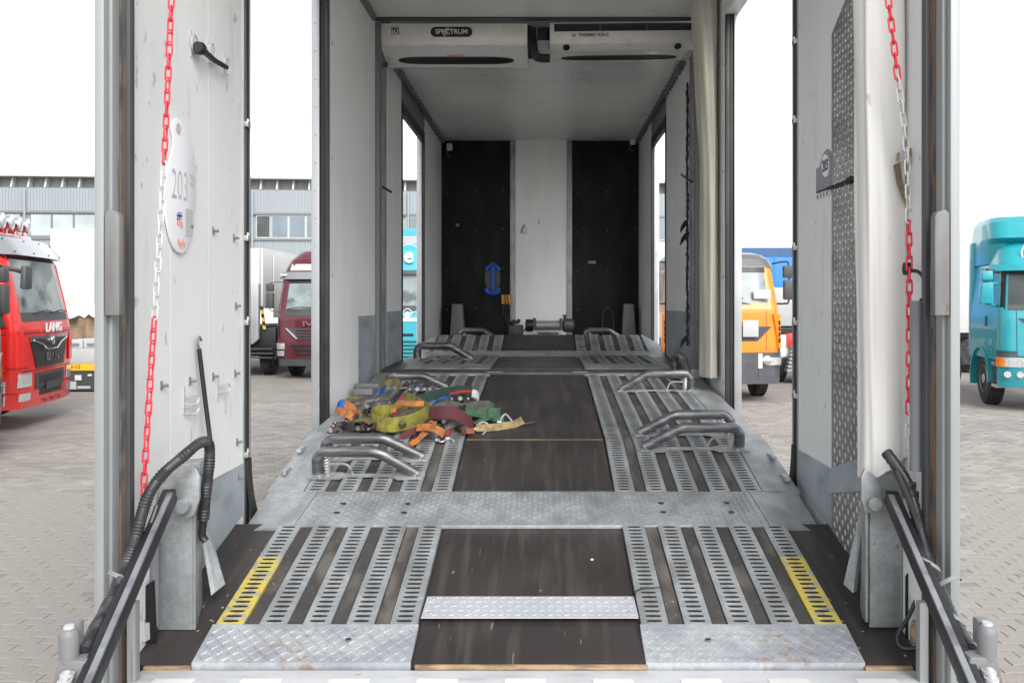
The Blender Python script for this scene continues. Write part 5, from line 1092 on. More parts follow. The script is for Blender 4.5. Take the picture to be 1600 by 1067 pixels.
# ================================================================ TRUCKS
class Cab:
    """cab skin as horizontal outlines: levels of (z, y_front, half_width, corner_radius); bow = how far the front bulges"""
    def __init__(s, levels, L, bow=.10): s.lv = levels; s.L = L; s.bow = bow
    def at(s, z):
        l = s.lv
        if z <= l[0][0]: return l[0][1:]
        for a, b in zip(l, l[1:]):
            if z <= b[0]: t = (z - a[0]) / (b[0] - a[0]); return tuple(lerp(a[i], b[i], t) for i in (1, 2, 3))
        return l[-1][1:]
    def pos(s, q, z):
        yf, hw, r = s.at(z); a = abs(q); sg = 1 if q >= 0 else -1; f = hw - r; b = lambda x: s.bow * (x / hw) ** 2
        if a <= f: p = Vector((a, yf + b(a), z)); n = Vector((2 * s.bow * a / hw ** 2, -1, 0)).normalized()
        elif a <= f + r * math.pi / 2: t = (a - f) / r; p = Vector((f + r * math.sin(t), yf + b(f) + r - r * math.cos(t), z)); n = Vector((math.sin(t), -math.cos(t), 0))
        else: p = Vector((hw, yf + b(f) + r + (a - f - r * math.pi / 2), z)); n = Vector((1, 0, 0))
        p.x *= sg; n = Vector((n.x * sg, n.y, 0)); return p, n
    def smax(s, z): yf, hw, r = s.at(z); f = hw - r; return f + r * math.pi / 2 + max(0, s.L - (yf + s.bow * (f / hw) ** 2 + r))
    def skin(s, mb, z0=None, z1=None, nz=28):
        z0 = s.lv[0][0] if z0 is None else z0; z1 = s.lv[-1][0] if z1 is None else z1
        zs = sorted(set([lerp(z0, z1, i / nz) for i in range(nz + 1)] + [l[0] for l in s.lv if z0 <= l[0] <= z1]))
        vs = []; n = 0
        for z in zs:
            yf, hw, r = s.at(z); f = hw - r; m = s.smax(z); e = f + r * math.pi / 2
            q = [m, (m + e) / 2] + [f + r * math.pi / 2 * k / 5 for k in (5, 4, 3, 2, 1, 0)] + [f * .66, f * .33]
            q = [-k for k in q] + [0] + q[::-1]; n = len(q)
            vs += [s.pos(k, z)[0] for k in q]
        fs = [(j * n + i, j * n + i + 1, (j + 1) * n + i + 1, (j + 1) * n + i) for j in range(len(zs) - 1) for i in range(n - 1)]
        fs += [(j * n + n - 1, j * n, (j + 1) * n, (j + 1) * n + n - 1) for j in range(len(zs) - 1)]
        mb.add(vs, fs, True); k = len(mb.v) - len(vs); mb.f += [tuple(k + i for i in range(n))[::-1], tuple(k + (len(zs) - 1) * n + i for i in range(n))]; mb.sm += [False, False]
        return mb
    def patch(s, mb, z0, z1, a0, a1, b0=None, b1=None, off=.012, th=.014, ns=10, nz=6, zoff=0):
        b0 = a0 if b0 is None else b0; b1 = a1 if b1 is None else b1; F_, B_ = [], []
        for j in range(nz + 1):
            t = j / nz; z = lerp(z0, z1, t); l, r = lerp(a0, b0, t), lerp(a1, b1, t)
            for i in range(ns + 1):
                p, n = s.pos(lerp(l, r, i / ns), z); F_.append(p + n * off + Vector((0, 0, zoff))); B_.append(p + n * (off - th))
        m = len(F_); w = ns + 1; fs = []
        for j in range(nz):
            for i in range(ns): k = j * w + i; fs += [(k, k + 1, k + w + 1, k + w), (m + k + w, m + k + w + 1, m + k + 1, m + k)]
        bd = [i for i in range(w)] + [j * w + ns for j in range(1, nz + 1)] + [nz * w + i for i in range(ns - 1, -1, -1)] + [j * w for j in range(nz - 1, 0, -1)]
        for u, v in zip(bd, bd[1:] + bd[:1]): fs.append((u, m + u, m + v, v))
        mb.add(F_ + B_, fs, True); return mb
def cab_part(cab, t, name, mat, *a, parent=None, mirror=False, **k):
    o = cab.patch(MB(), *a, **k).build(name, mat, parent or t, world=False)
    if mirror:
        z0, z1, a0, a1 = a[:4]; rest = a[4:]; b0, b1 = (rest + (None, None))[:2] if rest else (None, None)
        b0 = a0 if b0 is None else b0; b1 = a1 if b1 is None else b1
        cab.patch(MB(), z0, z1, -a1, -a0, -b1, -b0, **k).build(name, mat, parent or t, world=False)
    return o
def undercarriage(t, wy=1.35, rear=4.9, hw=1.02, gear='darkgrey', length=6.0):
    mb = MB()
    for x in (-.42, .42): mb.box(x - .05, x + .05, .5, length, .62, .90)
    mb.box(-.9, .9, wy - .06, wy + .06, .42, .55); mb.box(-.9, .9, rear - .06, rear + .06, .42, .55); mb.box(-.37, .37, 2.0, 2.2, .6, .88)
    mb.build('chassis', gear, t, world=False)
    for s in (-1, 1): wheel(t, (s * hw, wy, .51)); wheel(t, (s * (hw - .02), rear, .51))
def mirror_arm(t, x, y, z, h, w, s, mat='darkgrey', y2=None, two=True):
    MB().box(x - w / 2, x + w / 2, y - .07, y + .07, z - h, z).build('mirror', mat, t, world=False, bevel=.03)
    if two: MB().box(x - w / 2, x + w / 2, y - .06, y + .06, z + .03, z + .03 + h * .5).build('mirror', mat, t, world=False, bevel=.03)
    MB().tube(smooth_path([(x, y, z - h), (x - s * .03, y + .02, z - h - .06), (x - s * .3, y + .1, z - h - .08)]), .016, 6).build('mirror_bracket', mat, t, world=False)
    MB().tube(smooth_path([(x, y, z + h * .5), (x - s * .03, y + .02, z + h * .5 + .06), (x - s * .3, y + .1, z + h * .5 + .08)]), .016, 6).build('mirror_bracket', mat, t, world=False)
def front_text(t, body, size, x, y, z, mat, bold=.004, sx=1, name='lettering', tilt=0):
    return text(MB(), body, size, (x, y, z), (1, 0, 0), (0, tilt, 1), .006, bold=bold, sx=sx).build(name, mat, t, world=False)
def wiper(t, x0, x1, y, z): MB().tube(smooth_path([(x0, y, z), (lerp(x0, x1, .5), y - .03, z + .05), (x1, y - .01, z + .03)]), .012, 5).build('wiper', 'black', t, world=False)

# ---- red tractor with chrome lamps on the roof, facing across
t = thing('tractor_truck', 'bright red tractor truck with brushed sun visor and four chrome roof lamps', 'truck', (-8.10 - 1.19 * .205, 13.0 + 1.19 * .979, 0), R(101.8))
cab = Cab([(.42, .02, 1.20, .18), (.9, 0, 1.22, .17), (1.6, .0, 1.22, .16), (1.75, .03, 1.21, .15), (2.75, .24, 1.16, .15), (3.0, .42, 1.12, .22), (3.35, .75, 1.05, .3), (3.55, 1.15, .95, .35), (3.62, 1.5, .85, .35)], 2.3, .07)
cab.skin(MB(), .62).build('cab', 'red', t, world=False)
cab_part(cab, t, 'bumper', 'red', .36, .62, -1.35, 1.35, off=.02, th=.1)
ws = cab_part(cab, t, 'windscreen', 'glass', 1.78, 2.74, -1.16, 1.16, -1.08, 1.08, off=.004)
cab_part(cab, t, 'windscreen_top', 'black', 2.74, 2.84, -1.1, 1.1, off=.01)
cab_part(cab, t, 'dash_edge', 'darkgrey', 1.74, 1.88, -1.17, 1.17, off=.008)
for s in (-1, 1): cab_part(cab, t, 'a_pillar', 'red', 1.74, 2.9, s * 1.16 - .03, s * 1.16 + .03, s * 1.08 - .03, s * 1.08 + .03, off=.014)
v = cab_part(cab, t, 'sun_visor', 'visor', 2.80, 3.10, -1.22, 1.22, -1.2, 1.2, off=.17, th=.02)
for i in range(4):
    for z in (2.85, 3.05):
        p, n = cab.pos(-.95 + i * .63, z); MB().lathe([(.02, 0), (.015, .01)], p + n * .178, 'Y', 8).build('visor_bolt', 'black', v, world=False)
for i in range(4):      # roof lamps on a bar
    x = -.55 + i * .34; y = .52
    lp = MB().lathe([(.03, .22), (.09, .17), (.125, .06), (.13, 0), (.12, -.005)], (x, y, 3.37), 'Y', 18).build('roof_lamp', 'chrome', t, world=False)
    MB().lathe([(.118, -.004), (.06, -.02)], (x, y, 3.37), 'Y', 18).build('lamp_glass', 'lens', lp, world=False); MB().tube([(x, y + .08, 3.25), (x, y + .08, 3.17)], .02, 6).build('lamp_foot', 'chrome', lp, world=False)
MB().tube(smooth_path([(-1.05, 1.5, 3.60), (-1.0, 1.0, 3.42), (-.9, .66, 3.18), (0, .56, 3.16), (.9, .66, 3.18), (1.0, 1.0, 3.42), (1.05, 1.5, 3.60)], 8), .03, 8).build('lamp_bar', 'chrome', t, world=False)
cab_part(cab, t, 'grille', 'black', .98, 1.45, -.62, .62, -.82, .82, off=.012)
cab_part(cab, t, 'grille_chrome', 'chrome', 1.45, 1.50, -.84, .84, off=.02)
mb = MB(); mb.tube([cab.pos(q, z)[0] + Vector((0, -.03, 0)) for q, z in ((-.75, 1.43), (-.4, 1.36), (-.2, 1.26), (.2, 1.26), (.4, 1.36), (.75, 1.43))], .018, 6); mb.build('grille_chrome', 'chrome', t, world=False)
MB().lathe([(.07, 0), (.07, -.03), (.05, -.04)], (0, -.01, 1.40), 'Y', 16).build('emblem', 'chrome', t, world=False)
front_text(t, 'MAN', .20, 0, -.03, 1.13, 'chrome', .003, 1.25); front_text(t, 'LANG', .21, .06, -.03, 1.62, 'white', .006, 1.3)
for i in range(5): cab_part(cab, t, 'grille_bar', 'darkgrey', 1.0 + i * .05, 1.008 + i * .05, -.6, .6, off=.016)
cab_part(cab, t, 'lower_grille', 'darkgrey', .50, .90, -.62, .62, off=.018)
cab_part(cab, t, 'lower_opening', 'black', .52, .66, -.5, .5, off=.022); cab_part(cab, t, 'lower_opening', 'black', .72, .84, -.5, .5, off=.022)
MB().box(-.26, .26, -.05, -.02, .61, .72).build('number_plate', 'darkgrey', t, world=False)
cab_part(cab, t, 'headlight', 'lens', .70, .92, .78, 1.16, off=.022, mirror=True)
cab_part(cab, t, 'fog_lamp', 'lens', .48, .60, .80, 1.12, off=.022, mirror=True)
cab_part(cab, t, 'corner_panel', 'red', 1.02, 1.5, .92, 1.3, off=.03, mirror=True)
for s in (-1, 1):
    cab_part(cab, t, 'door_window', 'glassdark', 1.95, 2.7, s * 1.75, s * 2.6, off=.006); cab_part(cab, t, 'door_seam', 'black', .8, 2.8, s * 1.55, s * 1.57, off=.002)
    cab_part(cab, t, 'step_panel', 'darkgrey', .62, 1.0, s * 1.4, s * 2.2, off=.01); MB().box(min(s * 1.22, s * 1.26), max(s * 1.22, s * 1.26), .34, .42, .8, .92).build('side_marker', 'orange_lens', t, world=False)
    cab_part(cab, t, 'wind_deflector', 'darkgrey', 1.66, 1.86, s * 1.3, s * 1.75, off=.03)
MB().hexa([(-1.36, -.10, 2.25), (-1.12, -.12, 2.25), (-1.12, -.04, 2.25), (-1.36, -.02, 2.25), (-1.32, -.10, 2.62), (-1.10, -.12, 2.60), (-1.10, -.04, 2.60), (-1.32, -.02, 2.62)]).build('ramp_mirror', 'darkgrey', t, world=False, bevel=.03)
MB().tube(smooth_path([(-1.2, -.06, 2.5), (-1.3, .1, 2.56), (-1.25, .4, 2.6), (-1.2, .9, 2.6)]), .035, 8).build('mirror_bracket', 'darkgrey', t, world=False)
MB().box(-1.5, -1.3, .55, .7, 1.75, 2.6).build('mirror', 'darkgrey', t, world=False, bevel=.03)
wiper(t, -.6, .1, .03, 1.86); wiper(t, .1, .8, .03, 1.86)
for x in (-.3, 0, .3): MB().box(x - .03, x + .03, -.03, -.015, .40, .45).build('towing_cover', 'darkgrey', t, world=False)
for z in (.94, 1.54): cab_part(cab, t, 'panel_gap', 'black', z, z + .012, -2.2, 2.2, off=.003, ns=30, nz=1)
undercarriage(t)

# ---- maroon tractor facing us beside the grey trailer
def iveco(name, label, loc, rz, letters=True):
    t = thing(name, label, 'truck', loc, rz)
    cab = Cab([(.40, .02, 1.22, .28), (.9, 0, 1.24, .28), (1.6, .02, 1.23, .25), (1.78, .05, 1.22, .22), (2.62, .26, 1.16, .22), (2.85, .36, 1.14, .25), (3.2, .62, 1.06, .35), (3.45, 1.0, .93, .4), (3.56, 1.5, .80, .4)], 2.3, .14)
    cab.skin(MB(), .60).build('cab', 'maroon', t, world=False)
    cab_part(cab, t, 'bumper', 'maroon', .55, 1.05, -1.5, 1.5, off=.03, th=.08); cab_part(cab, t, 'lower_bumper', 'darkgrey', .36, .55, -1.42, 1.42, off=.02, th=.08)
    cab_part(cab, t, 'windscreen', 'glass', 1.82, 2.55, -1.16, 1.16, -1.1, 1.1, off=.004); cab_part(cab, t, 'cowl', 'darkgrey', 1.68, 1.86, -1.2, 1.2, off=.008)
    cab_part(cab, t, 'visor_shade', 'black', 2.55, 2.68, -1.14, 1.14, off=.008); cab_part(cab, t, 'sun_visor', 'greypaint', 2.66, 2.86, -1.2, 1.2, off=.10, th=.02)
    cab_part(cab, t, 'roof_window', 'ltgrey', 2.90, 3.08, -.95, .95, off=.008)
    cab_part(cab, t, 'grille', 'darkgrey', 1.02, 1.36, -.62, .62, -.86, .86, off=.012)
    for z in (1.05, 1.13, 1.21, 1.29): cab_part(cab, t, 'grille_bar', 'maroon' if z in (1.21,) else 'black', z, z + .025, -.66, .66, off=.035)
    cab_part(cab, t, 'grille_trim', 'rim', 1.08, 1.36, .60, .66, .90, .96, off=.03, mirror=True)
    cab_part(cab, t, 'lower_grille', 'black', .62, .92, -.62, .62, -.8, .8, off=.036)
    for z in (.68, .80): cab_part(cab, t, 'grille_bar', 'maroon', z, z + .035, -.7, .7, off=.05)
    cab_part(cab, t, 'headlight', 'lens', .80, .96, .96, 1.32, off=.036, mirror=True); cab_part(cab, t, 'fog_lamp', 'lens', .62, .76, .98, 1.3, off=.036, mirror=True)
    for i in range(3): cab_part(cab, t, 'side_vent', 'black', 1.16 + i * .09, 1.22 + i * .09, 1.16, 1.3, 1.2, 1.36, off=.02, mirror=True)
    if letters: front_text(t, 'IVECO', .19, 0, -.03, 1.47, 'chrome', .008, 1.75)
    MB().box(-1.16, -.98, .30, .42, 2.74, 2.80).build('roof_marker', 'lens', t, world=False, bevel=.01); MB().tube([(-.5, 1.0, 3.45), (-.5, 1.0, 3.58)], .02, 6).build('horn', 'midgrey', t, world=False)
    for s in (-1, 1):
        mirror_arm(t, s * 1.42, .25, 2.30, .42, .2, s)
        cab_part(cab, t, 'door_window', 'glassdark', 1.9, 2.55, s * 1.7, s * 2.5, off=.006)
    wiper(t, -.9, -.2, .06, 1.86); wiper(t, -.1, .6, .06, 1.86)
    undercarriage(t); return t
iveco('tractor_truck', 'dark maroon tractor truck parked in front of the grey building windows', (-5.86, 22.0, 0), 0)
iveco('tractor_truck', 'sliver of a dark maroon cab beside the red truck flank', (-7.08, 10.43, 0), R(101.8), False)

# ---- turquoise truck with a round white letter, seen through the far opening
t = thing('tractor_truck', 'turquoise truck with a white letter e and silver roof, glimpsed through the far opening', 'truck', (-3.15, 19.5, 0))
cab = Cab([(.40, .02, 1.2, .2), (1.7, 0, 1.22, .2), (2.75, .16, 1.16, .2), (3.3, .3, 1.12, .22), (3.65, .5, 1.05, .3), (3.86, .9, .95, .35)], 2.3, .06)
cab.skin(MB(), .5).build('cab', 'tealbright', t, world=False)
cab_part(cab, t, 'windscreen', 'glass', 1.95, 2.72, -1.12, 1.12, -1.08, 1.08, off=.004); cab_part(cab, t, 'cowl', 'darkgrey', 1.84, 1.97, -1.15, 1.15, off=.008); cab_part(cab, t, 'sun_visor', 'darkgrey', 2.70, 2.80, -1.16, 1.16, off=.10, th=.02)
cab_part(cab, t, 'roof_band', 'silver', 3.44, 3.64, -1.2, 1.2, off=.008); cab_part(cab, t, 'roof_edge', 'tealbright', 3.64, 3.80, -1.1, 1.1, off=.012)
def ring(t, cx, cz, r, y, mat, tr=.02): MB().tube([(cx + r * math.cos(k), y, cz + r * math.sin(k)) for k in [2 * math.pi * i / 24 for i in range(24)]], tr, 6, closed=True).build('ring_emblem', mat, t, world=False)
front_text(t, 'e', .50, .0, .17, 3.14, 'white', .010, name='letter_emblem', tilt=.2); ring(t, 0, 3.12, .30, .215, 'white', .008)
front_text(t, 'e', .22, 0, -.02, 1.83 - .05, 'white', .008, name='letter_emblem'); ring(t, 0, 1.79, .10, -.02, 'white', .008)
MB().tube([(-.35, -.015, 1.73), (0, -.02, 1.76), (.35, -.015, 1.88)], .008, 5).build('emblem_line', 'white', t, world=False)
cab_part(cab, t, 'white_band', 'white', 1.60, 1.68, -1.15, 1.15, off=.012)
for i in range(3): cab_part(cab, t, 'grille_slot', 'black', 1.25, 1.31, -.48 + i * .36, -.22 + i * .36, off=.012)
cab_part(cab, t, 'grille_frame', 'tealbright', .62, 1.2, -.8, .8, off=.012)
for i in range(12): cab_part(cab, t, 'grille_bar', 'teal' if i % 2 else 'black', .66 + i * .044, .69 + i * .044, -.76, .76, off=.02, ns=4, nz=1)
cab_part(cab, t, 'bumper', 'darkgrey', .38, .6, -1.3, 1.3, off=.02, th=.08); cab_part(cab, t, 'headlight', 'lens', .7, .95, .85, 1.2, off=.02, mirror=True)
for s in (-1, 1): mirror_arm(t, s * 1.4, .2, 2.4, .45, .2, s)
undercarriage(t)

M['visorgrey'] = paint('roof_grey', (.10, .103, .11))
# ---- orange day-cab with grey bumper
t = thing('tractor_truck', 'orange truck with grey roof, dark grey bumper and a blank plate on its grille', 'truck', (3.72, 17.0, 0))
cab = Cab([(.40, .02, 1.16, .2), (1.10, 0, 1.19, .2), (1.9, .0, 1.18, .2), (2.02, .03, 1.16, .18), (2.78, .20, 1.08, .18), (2.95, .30, 1.04, .25), (3.05, .5, .95, .3), (3.09, .8, .85, .3)], 2.0, .10)
cab.skin(MB(), .55).build('cab', 'orange', t, world=False)
Cab([(z, y - .014, h + .014, r) for z, y, h, r in cab.lv[:-1]] + [(3.105, .8, .865, .3)], 2.02, .10).skin(MB(), 2.77).build('roof', 'visorgrey', t, world=False)
cab_part(cab, t, 'windscreen', 'glass', 2.04, 2.74, -1.15, 1.15, -1.08, 1.08, off=.004); cab_part(cab, t, 'windscreen_shade', 'black', 2.66, 2.77, -1.10, 1.10, off=.008)
cab_part(cab, t, 'cowl', 'black', 2.0, 2.08, -.6, .6, -.3, .3, off=.008)
cab_part(cab, t, 'grille_band', 'darkgrey', 1.25, 1.55, -.70, .70, -1.0, 1.0, off=.010)
for i in range(4): cab_part(cab, t, 'grille_bar', 'black', 1.29 + i * .055, 1.315 + i * .055, -.62, .62, off=.018)
MB().box(.38, .70, -.06, -.025, 1.34, 1.68).build('plate_holder', 'ltgrey', t, world=False, bevel=.01)
cab_part(cab, t, 'bumper', 'bumper', .40, 1.02, -1.3, 1.3, off=.06, th=.1); cab_part(cab, t, 'bumper_lip', 'bumper', .38, .50, -1.32, 1.32, off=.075, th=.1)
cab_part(cab, t, 'front_seam', 'black', 1.06, 2.0, .885, .893, off=.003); cab_part(cab, t, 'bumper_seam', 'black', .45, 1.0, .70, .708, off=.063, mirror=True)
hl = cab_part(cab, t, 'headlight', 'lens', .76, .92, .86, 1.24, off=.07, mirror=True)
for s in (-1, 1):
    p, n = cab.pos(s * .88, .86); MB().lathe([(.095, 0), (.09, -.03), (.07, -.035)], p + Vector((0, -.07, 0)), 'Y', 18).build('headlight_bowl', 'chrome', t, world=False)
    cab_part(cab, t, 'headlight_trim', 'white', .70, 1.0, s * .70, s * .78, off=.07)
    cab_part(cab, t, 'corner_flare', 'orange', 1.10, 1.80, s * 1.14, s * 1.34, s * 1.02, s * 1.28, off=.05, th=.06)
    for i in range(4): cab_part(cab, t, 'corner_vent', 'black', 1.22 + i * .12, 1.31 + i * .12, s * 1.12, s * 1.18, off=.056)
    x = s * 1.38; MB().box(x - .11, x + .11, .1, .24, 2.10, 2.50).build('mirror', 'darkgrey', t, world=False, bevel=.035); MB().box(x - .12, x + .10, .1, .24, 2.55, 2.80).build('mirror', 'darkgrey', t, world=False, bevel=.035)
    MB().tube(smooth_path([(s * 1.05, .25, 2.84), (s * 1.28, .18, 2.88), (x, .17, 2.80), (x, .17, 2.1), (s * 1.3, .18, 2.02), (s * 1.12, .25, 2.02)]), .018, 6).build('mirror_bracket', 'black', t, world=False)
    cab_part(cab, t, 'door_window', 'glassdark', 2.05, 2.68, s * 1.6, s * 2.3, off=.006); cab_part(cab, t, 'side_vent', 'darkgrey', 1.0, 1.3, s * 1.5, s * 2.0, off=.01)
MB().box(.62, .96, -.005, .012, 2.12, 2.30).build('windscreen_notice', 'paper', t, world=False); wiper(t, -.2, .4, .03, 2.1)
undercarriage(t, wy=1.3)

# ---- turquoise high-roof tractor on the right, with air deflector
t = thing('tractor_truck', 'turquoise tractor truck with air deflector and amber indicator beside the grey post', 'truck', (8.56 + 1.24 * .972, 15.45 - 1.24 * .235, 0), R(-13.6))
cab = Cab([(.46, .03, 1.24, .22), (1.0, 0, 1.25, .22), (1.75, .02, 1.24, .22), (1.95, .06, 1.22, .20), (2.68, .26, 1.16, .2), (2.8, .34, 1.14, .25), (3.1, .62, 1.05, .35), (3.25, 1.0, .95, .4)], 2.2, .12)
cab.skin(MB(), .95).build('cab', 'teal', t, world=False)
d2 = Cab([(2.75, 1.0, 1.18, .3), (3.2, .95, 1.18, .3), (3.3, .75, 1.18, .3), (3.62, .95, 1.14, .3), (3.75, 1.2, 1.05, .3)], 2.4, .1); d2.skin(MB(), 2.8).build('air_deflector', 'teal', t, world=False)
cab_part(cab, t, 'bumper', 'teal', .46, .98, -1.32, 1.32, off=.02, th=.10)
cab_part(cab, t, 'windscreen', 'glassdark', 1.98, 2.62, -1.10, 1.10, -1.04, 1.04, off=.004)
for s in (-1, 1): cab_part(cab, t, 'pillar_trim', 'black', 1.92, 2.66, s * 1.20 - .05, s * 1.20 + .05, s * 1.12 - .05, s * 1.12 + .05, off=.008)
cab_part(cab, t, 'sun_visor', 'teal', 2.64, 2.76, -1.22, 1.22, off=.16, th=.03); cab_part(cab, t, 'visor_underside', 'black', 2.58, 2.64, -1.15, 1.15, off=.05)
front_text(t, 'SCANIA', .07, -.55, -.02 + .1, 2.70, 'chrome', .002, 1.2)
cab_part(cab, t, 'wiper_cowl', 'darkgrey', 1.90, 2.0, -1.1, 1.1, off=.010)
cab_part(cab, t, 'dark_band', 'darkgrey', 1.62, 1.75, -.80, .80, -.95, .95, off=.010)
for i in range(4): cab_part(cab, t, 'grille_bar', 'teal', 1.12 + i * .13, 1.20 + i * .13, -.72, .72, off=.04)
cab_part(cab, t, 'grille', 'black', 1.06, 1.58, -.68, .68, off=.012)
for i in range(2): cab_part(cab, t, 'lower_grille', 'black', .74 + i * .11, .80 + i * .11, -.62, .62, off=.026)
cab_part(cab, t, 'headlight', 'lens', .84, 1.02, .78, 1.16, off=.034, mirror=True); cab_part(cab, t, 'indicator', 'orange_lens', .84, 1.02, 1.16, 1.34, off=.034, mirror=True)
for s in (-1, 1):
    for q in (.92, 1.12): p, n = cab.pos(s * q, .70); MB().lathe([(.065, 0), (.06, -.02)], p + n * .02, 'Y', 14).build('fog_lamp', 'lens', t, world=False)
    cab_part(cab, t, 'corner_panel', 'teal', 1.14, 1.95, s * .98, s * 1.52, s * 1.18, s * 1.55, off=.022, th=.03); cab_part(cab, t, 'corner_slot', 'darkgrey', 1.07, 1.13, s * .96, s * 1.36, off=.012)
    cab_part(cab, t, 'door_window', 'glassdark', 2.05, 2.60, s * 1.62, s * 2.35, off=.006); cab_part(cab, t, 'door_window_frame', 'teal', 2.60, 2.68, s * 1.58, s * 2.4, off=.02)
    cab_part(cab, t, 'door_seam', 'black', 1.0, 2.62, s * 1.56, s * 1.575, off=.002); cab_part(cab, t, 'door_handle', 'black', 1.58, 1.78, s * 2.05, s * 2.16, off=.014)
    x = s * 1.44; MB().hexa([(x - .12, .20, 2.02), (x + .12, .20, 2.02), (x + .12, .38, 2.02), (x - .12, .38, 2.02), (x - .10, .16, 2.42), (x + .10, .16, 2.42), (x + .10, .32, 2.42), (x - .10, .32, 2.42)]).build('mirror', 'teal', t, world=False, bevel=.03)
    MB().hexa([(x - .10, .16, 2.46), (x + .10, .16, 2.46), (x + .10, .32, 2.46), (x - .10, .32, 2.46), (x - .09, .16, 2.64), (x + .09, .16, 2.64), (x + .09, .3, 2.64), (x - .09, .3, 2.64)]).build('mirror', 'teal', t, world=False, bevel=.03)
    MB().tube([(s * 1.18, .45, 2.62), (x, .25, 2.66)], .03, 6).build('mirror_bracket', 'darkgrey', t, world=False); MB().tube([(s * 1.2, .4, 2.40), (x, .25, 2.42)], .025, 6).build('mirror_bracket', 'teal', t, world=False); MB().tube([(s * 1.2, .4, 1.98), (x, .3, 2.03)], .03, 6).build('mirror_bracket', 'teal', t, world=False)
    # wheel arch and step
    arc = [Vector((s * 1.13, 1.42 + .66 * math.cos(k), .50 + .66 * math.sin(k))) for k in [math.pi * i / 14 for i in range(-1, 15)]]
    MB().ribbon([(p, Vector((.16, 0, 0))) for p in arc], .05).build('wheel_arch', 'teal', t, world=False)
    MB().box(min(s * 1.0, s * 1.24), max(s * 1.0, s * 1.24), .40, .72, .42, .48).build('step', 'ltgrey', t, world=False, bevel=.01); MB().box(min(s * 1.05, s * 1.2), max(s * 1.05, s * 1.2), .38, .75, .5, .96).build('step_housing', 'darkgrey', t, world=False)
    MB().box(min(s * 1.2, s * 1.25), max(s * 1.2, s * 1.25), .50, .68, .84, .92).build('side_marker', 'lens', t, world=False)
    MB().box(min(s * 1.0, s * 1.22), max(s * 1.0, s * 1.22), 2.2, 2.5, .9, 3.3).build('side_fairing', 'teal', t, world=False, bevel=.03)
ring(t, -.55, 2.98, .22, .50, 'white', .014); MB().lathe([(.12, 0), (.12, -.02)], (-.5, .50, 2.96), 'Y', 18).build('roof_emblem', 'white', t, world=False)
wiper(t, -.8, 0, .06, 1.98); MB().tube([(-.6, .7, 3.28), (-.55, .72, 3.9)], .006, 5).build('aerial', 'ltgrey', t, world=False)
for s in (-1, 1): cab_part(cab, t, 'panel_gap', 'black', 1.0, 1.9, s * .965, s * .975, off=.004)
cab_part(cab, t, 'panel_gap', 'black', 1.035, 1.047, -1.4, 1.4, off=.024, ns=24, nz=1)
undercarriage(t, wy=1.42, hw=1.06)

# ================================================================ TRAILERS AND BOXES BEHIND
def trailer_box(name, label, x0, x1, y0, y1, z0, z1, mat, roof=None, wheels=True, cat='trailer'):
    t = thing(name, label, cat, ((x0 + x1) / 2, y0, 0)); MB().box(x0, x1, y0, y1, z0, z1).build('box', mat, t, bevel=.03)
    if roof: MB().box(x0 - .01, x1 + .01, y0 - .01, y1 + .01, z1 + .001, z1 + roof[0]).build('roof', roof[1], t)
    n = max(2, int((x1 - x0) / 1.6))
    for i in range(n + 1): x = lerp(x0, x1, i / n); MB().box(x - .02, x + .02, y0 - .012, y0 - .001, z0, z1).build('panel_joint', mat, t)
    MB().box(x0 - .01, x1 + .01, y0 - .03, y0 - .013, z0 - .03, z0 + .10).build('lower_rail', 'ltgrey', t)
    MB().box(x0 + .1, x1 - .1, y0 + .5, y1 - .5, z0 - .35, z0 - .001).build('chassis', 'darkgrey', t)
    if wheels:
        for x in (x0 + .8, x1 - 1.5, x1 - 2.7):
            for y in (y0 + .25, y1 - .25): wh = wheel(t, (x - (x0 + x1) / 2, y - y0, .51)); wh.rotation_euler = (0, 0, R(90))
    return t
# white trailer beyond the red truck
trailer_box('box_trailer', 'plain white box trailer standing behind the red truck', P(80, 0, 24).x, P(330, 0, 24).x, 24, 26.5, 1.6, P(0, 357, 24).z, 'whitebox')
# low-loader with yellow strip
t = thing('flatbed_trailer', 'low grey flatbed trailer with a yellow edge strip beyond the red truck', 'trailer', (P(150, 0, 19).x, 19, 0)); X0, X1 = P(60, 0, 19).x, P(300, 0, 19).x; zz = lambda y: P(0, y, 19).z
MB().box(X0, X1, 19, 21.4, zz(568), zz(545)).build('bed', 'ltgrey', t, bevel=.02); MB().box(X0, X1, 18.99, 19.1, zz(579), zz(568) - .001).build('yellow_strip', 'yellow', t)
text(MB(), 'DDE-12', .12, (P(112, 0, 19).x, 18.985, zz(573)), (1, 0, 0), (0, 0, 1), .002).build('lettering', 'ink', t)
MB().box(X0, X1, 19.02, 21.2, zz(610), zz(580)).build('underframe', 'darkgrey', t)
for x, y, a, b, m in ((122, 590, 5, 4, 'paper'), (110, 602, 9, 6, 'ltgrey'), (140, 586, 3, 1.5, 'paper'), (131, 605, 10, 2, 'ltgrey')): MB().box(P(x - a, 0, 19).x, P(x + a, 0, 19).x, 18.995, 19.015, zz(y + b), zz(y - b)).build('sticker', m, t)
for i in range(4): wh = wheel(t, (-1.2 + i * 1.1, .4, .40), .8); wh.rotation_euler = (0, 0, R(90))
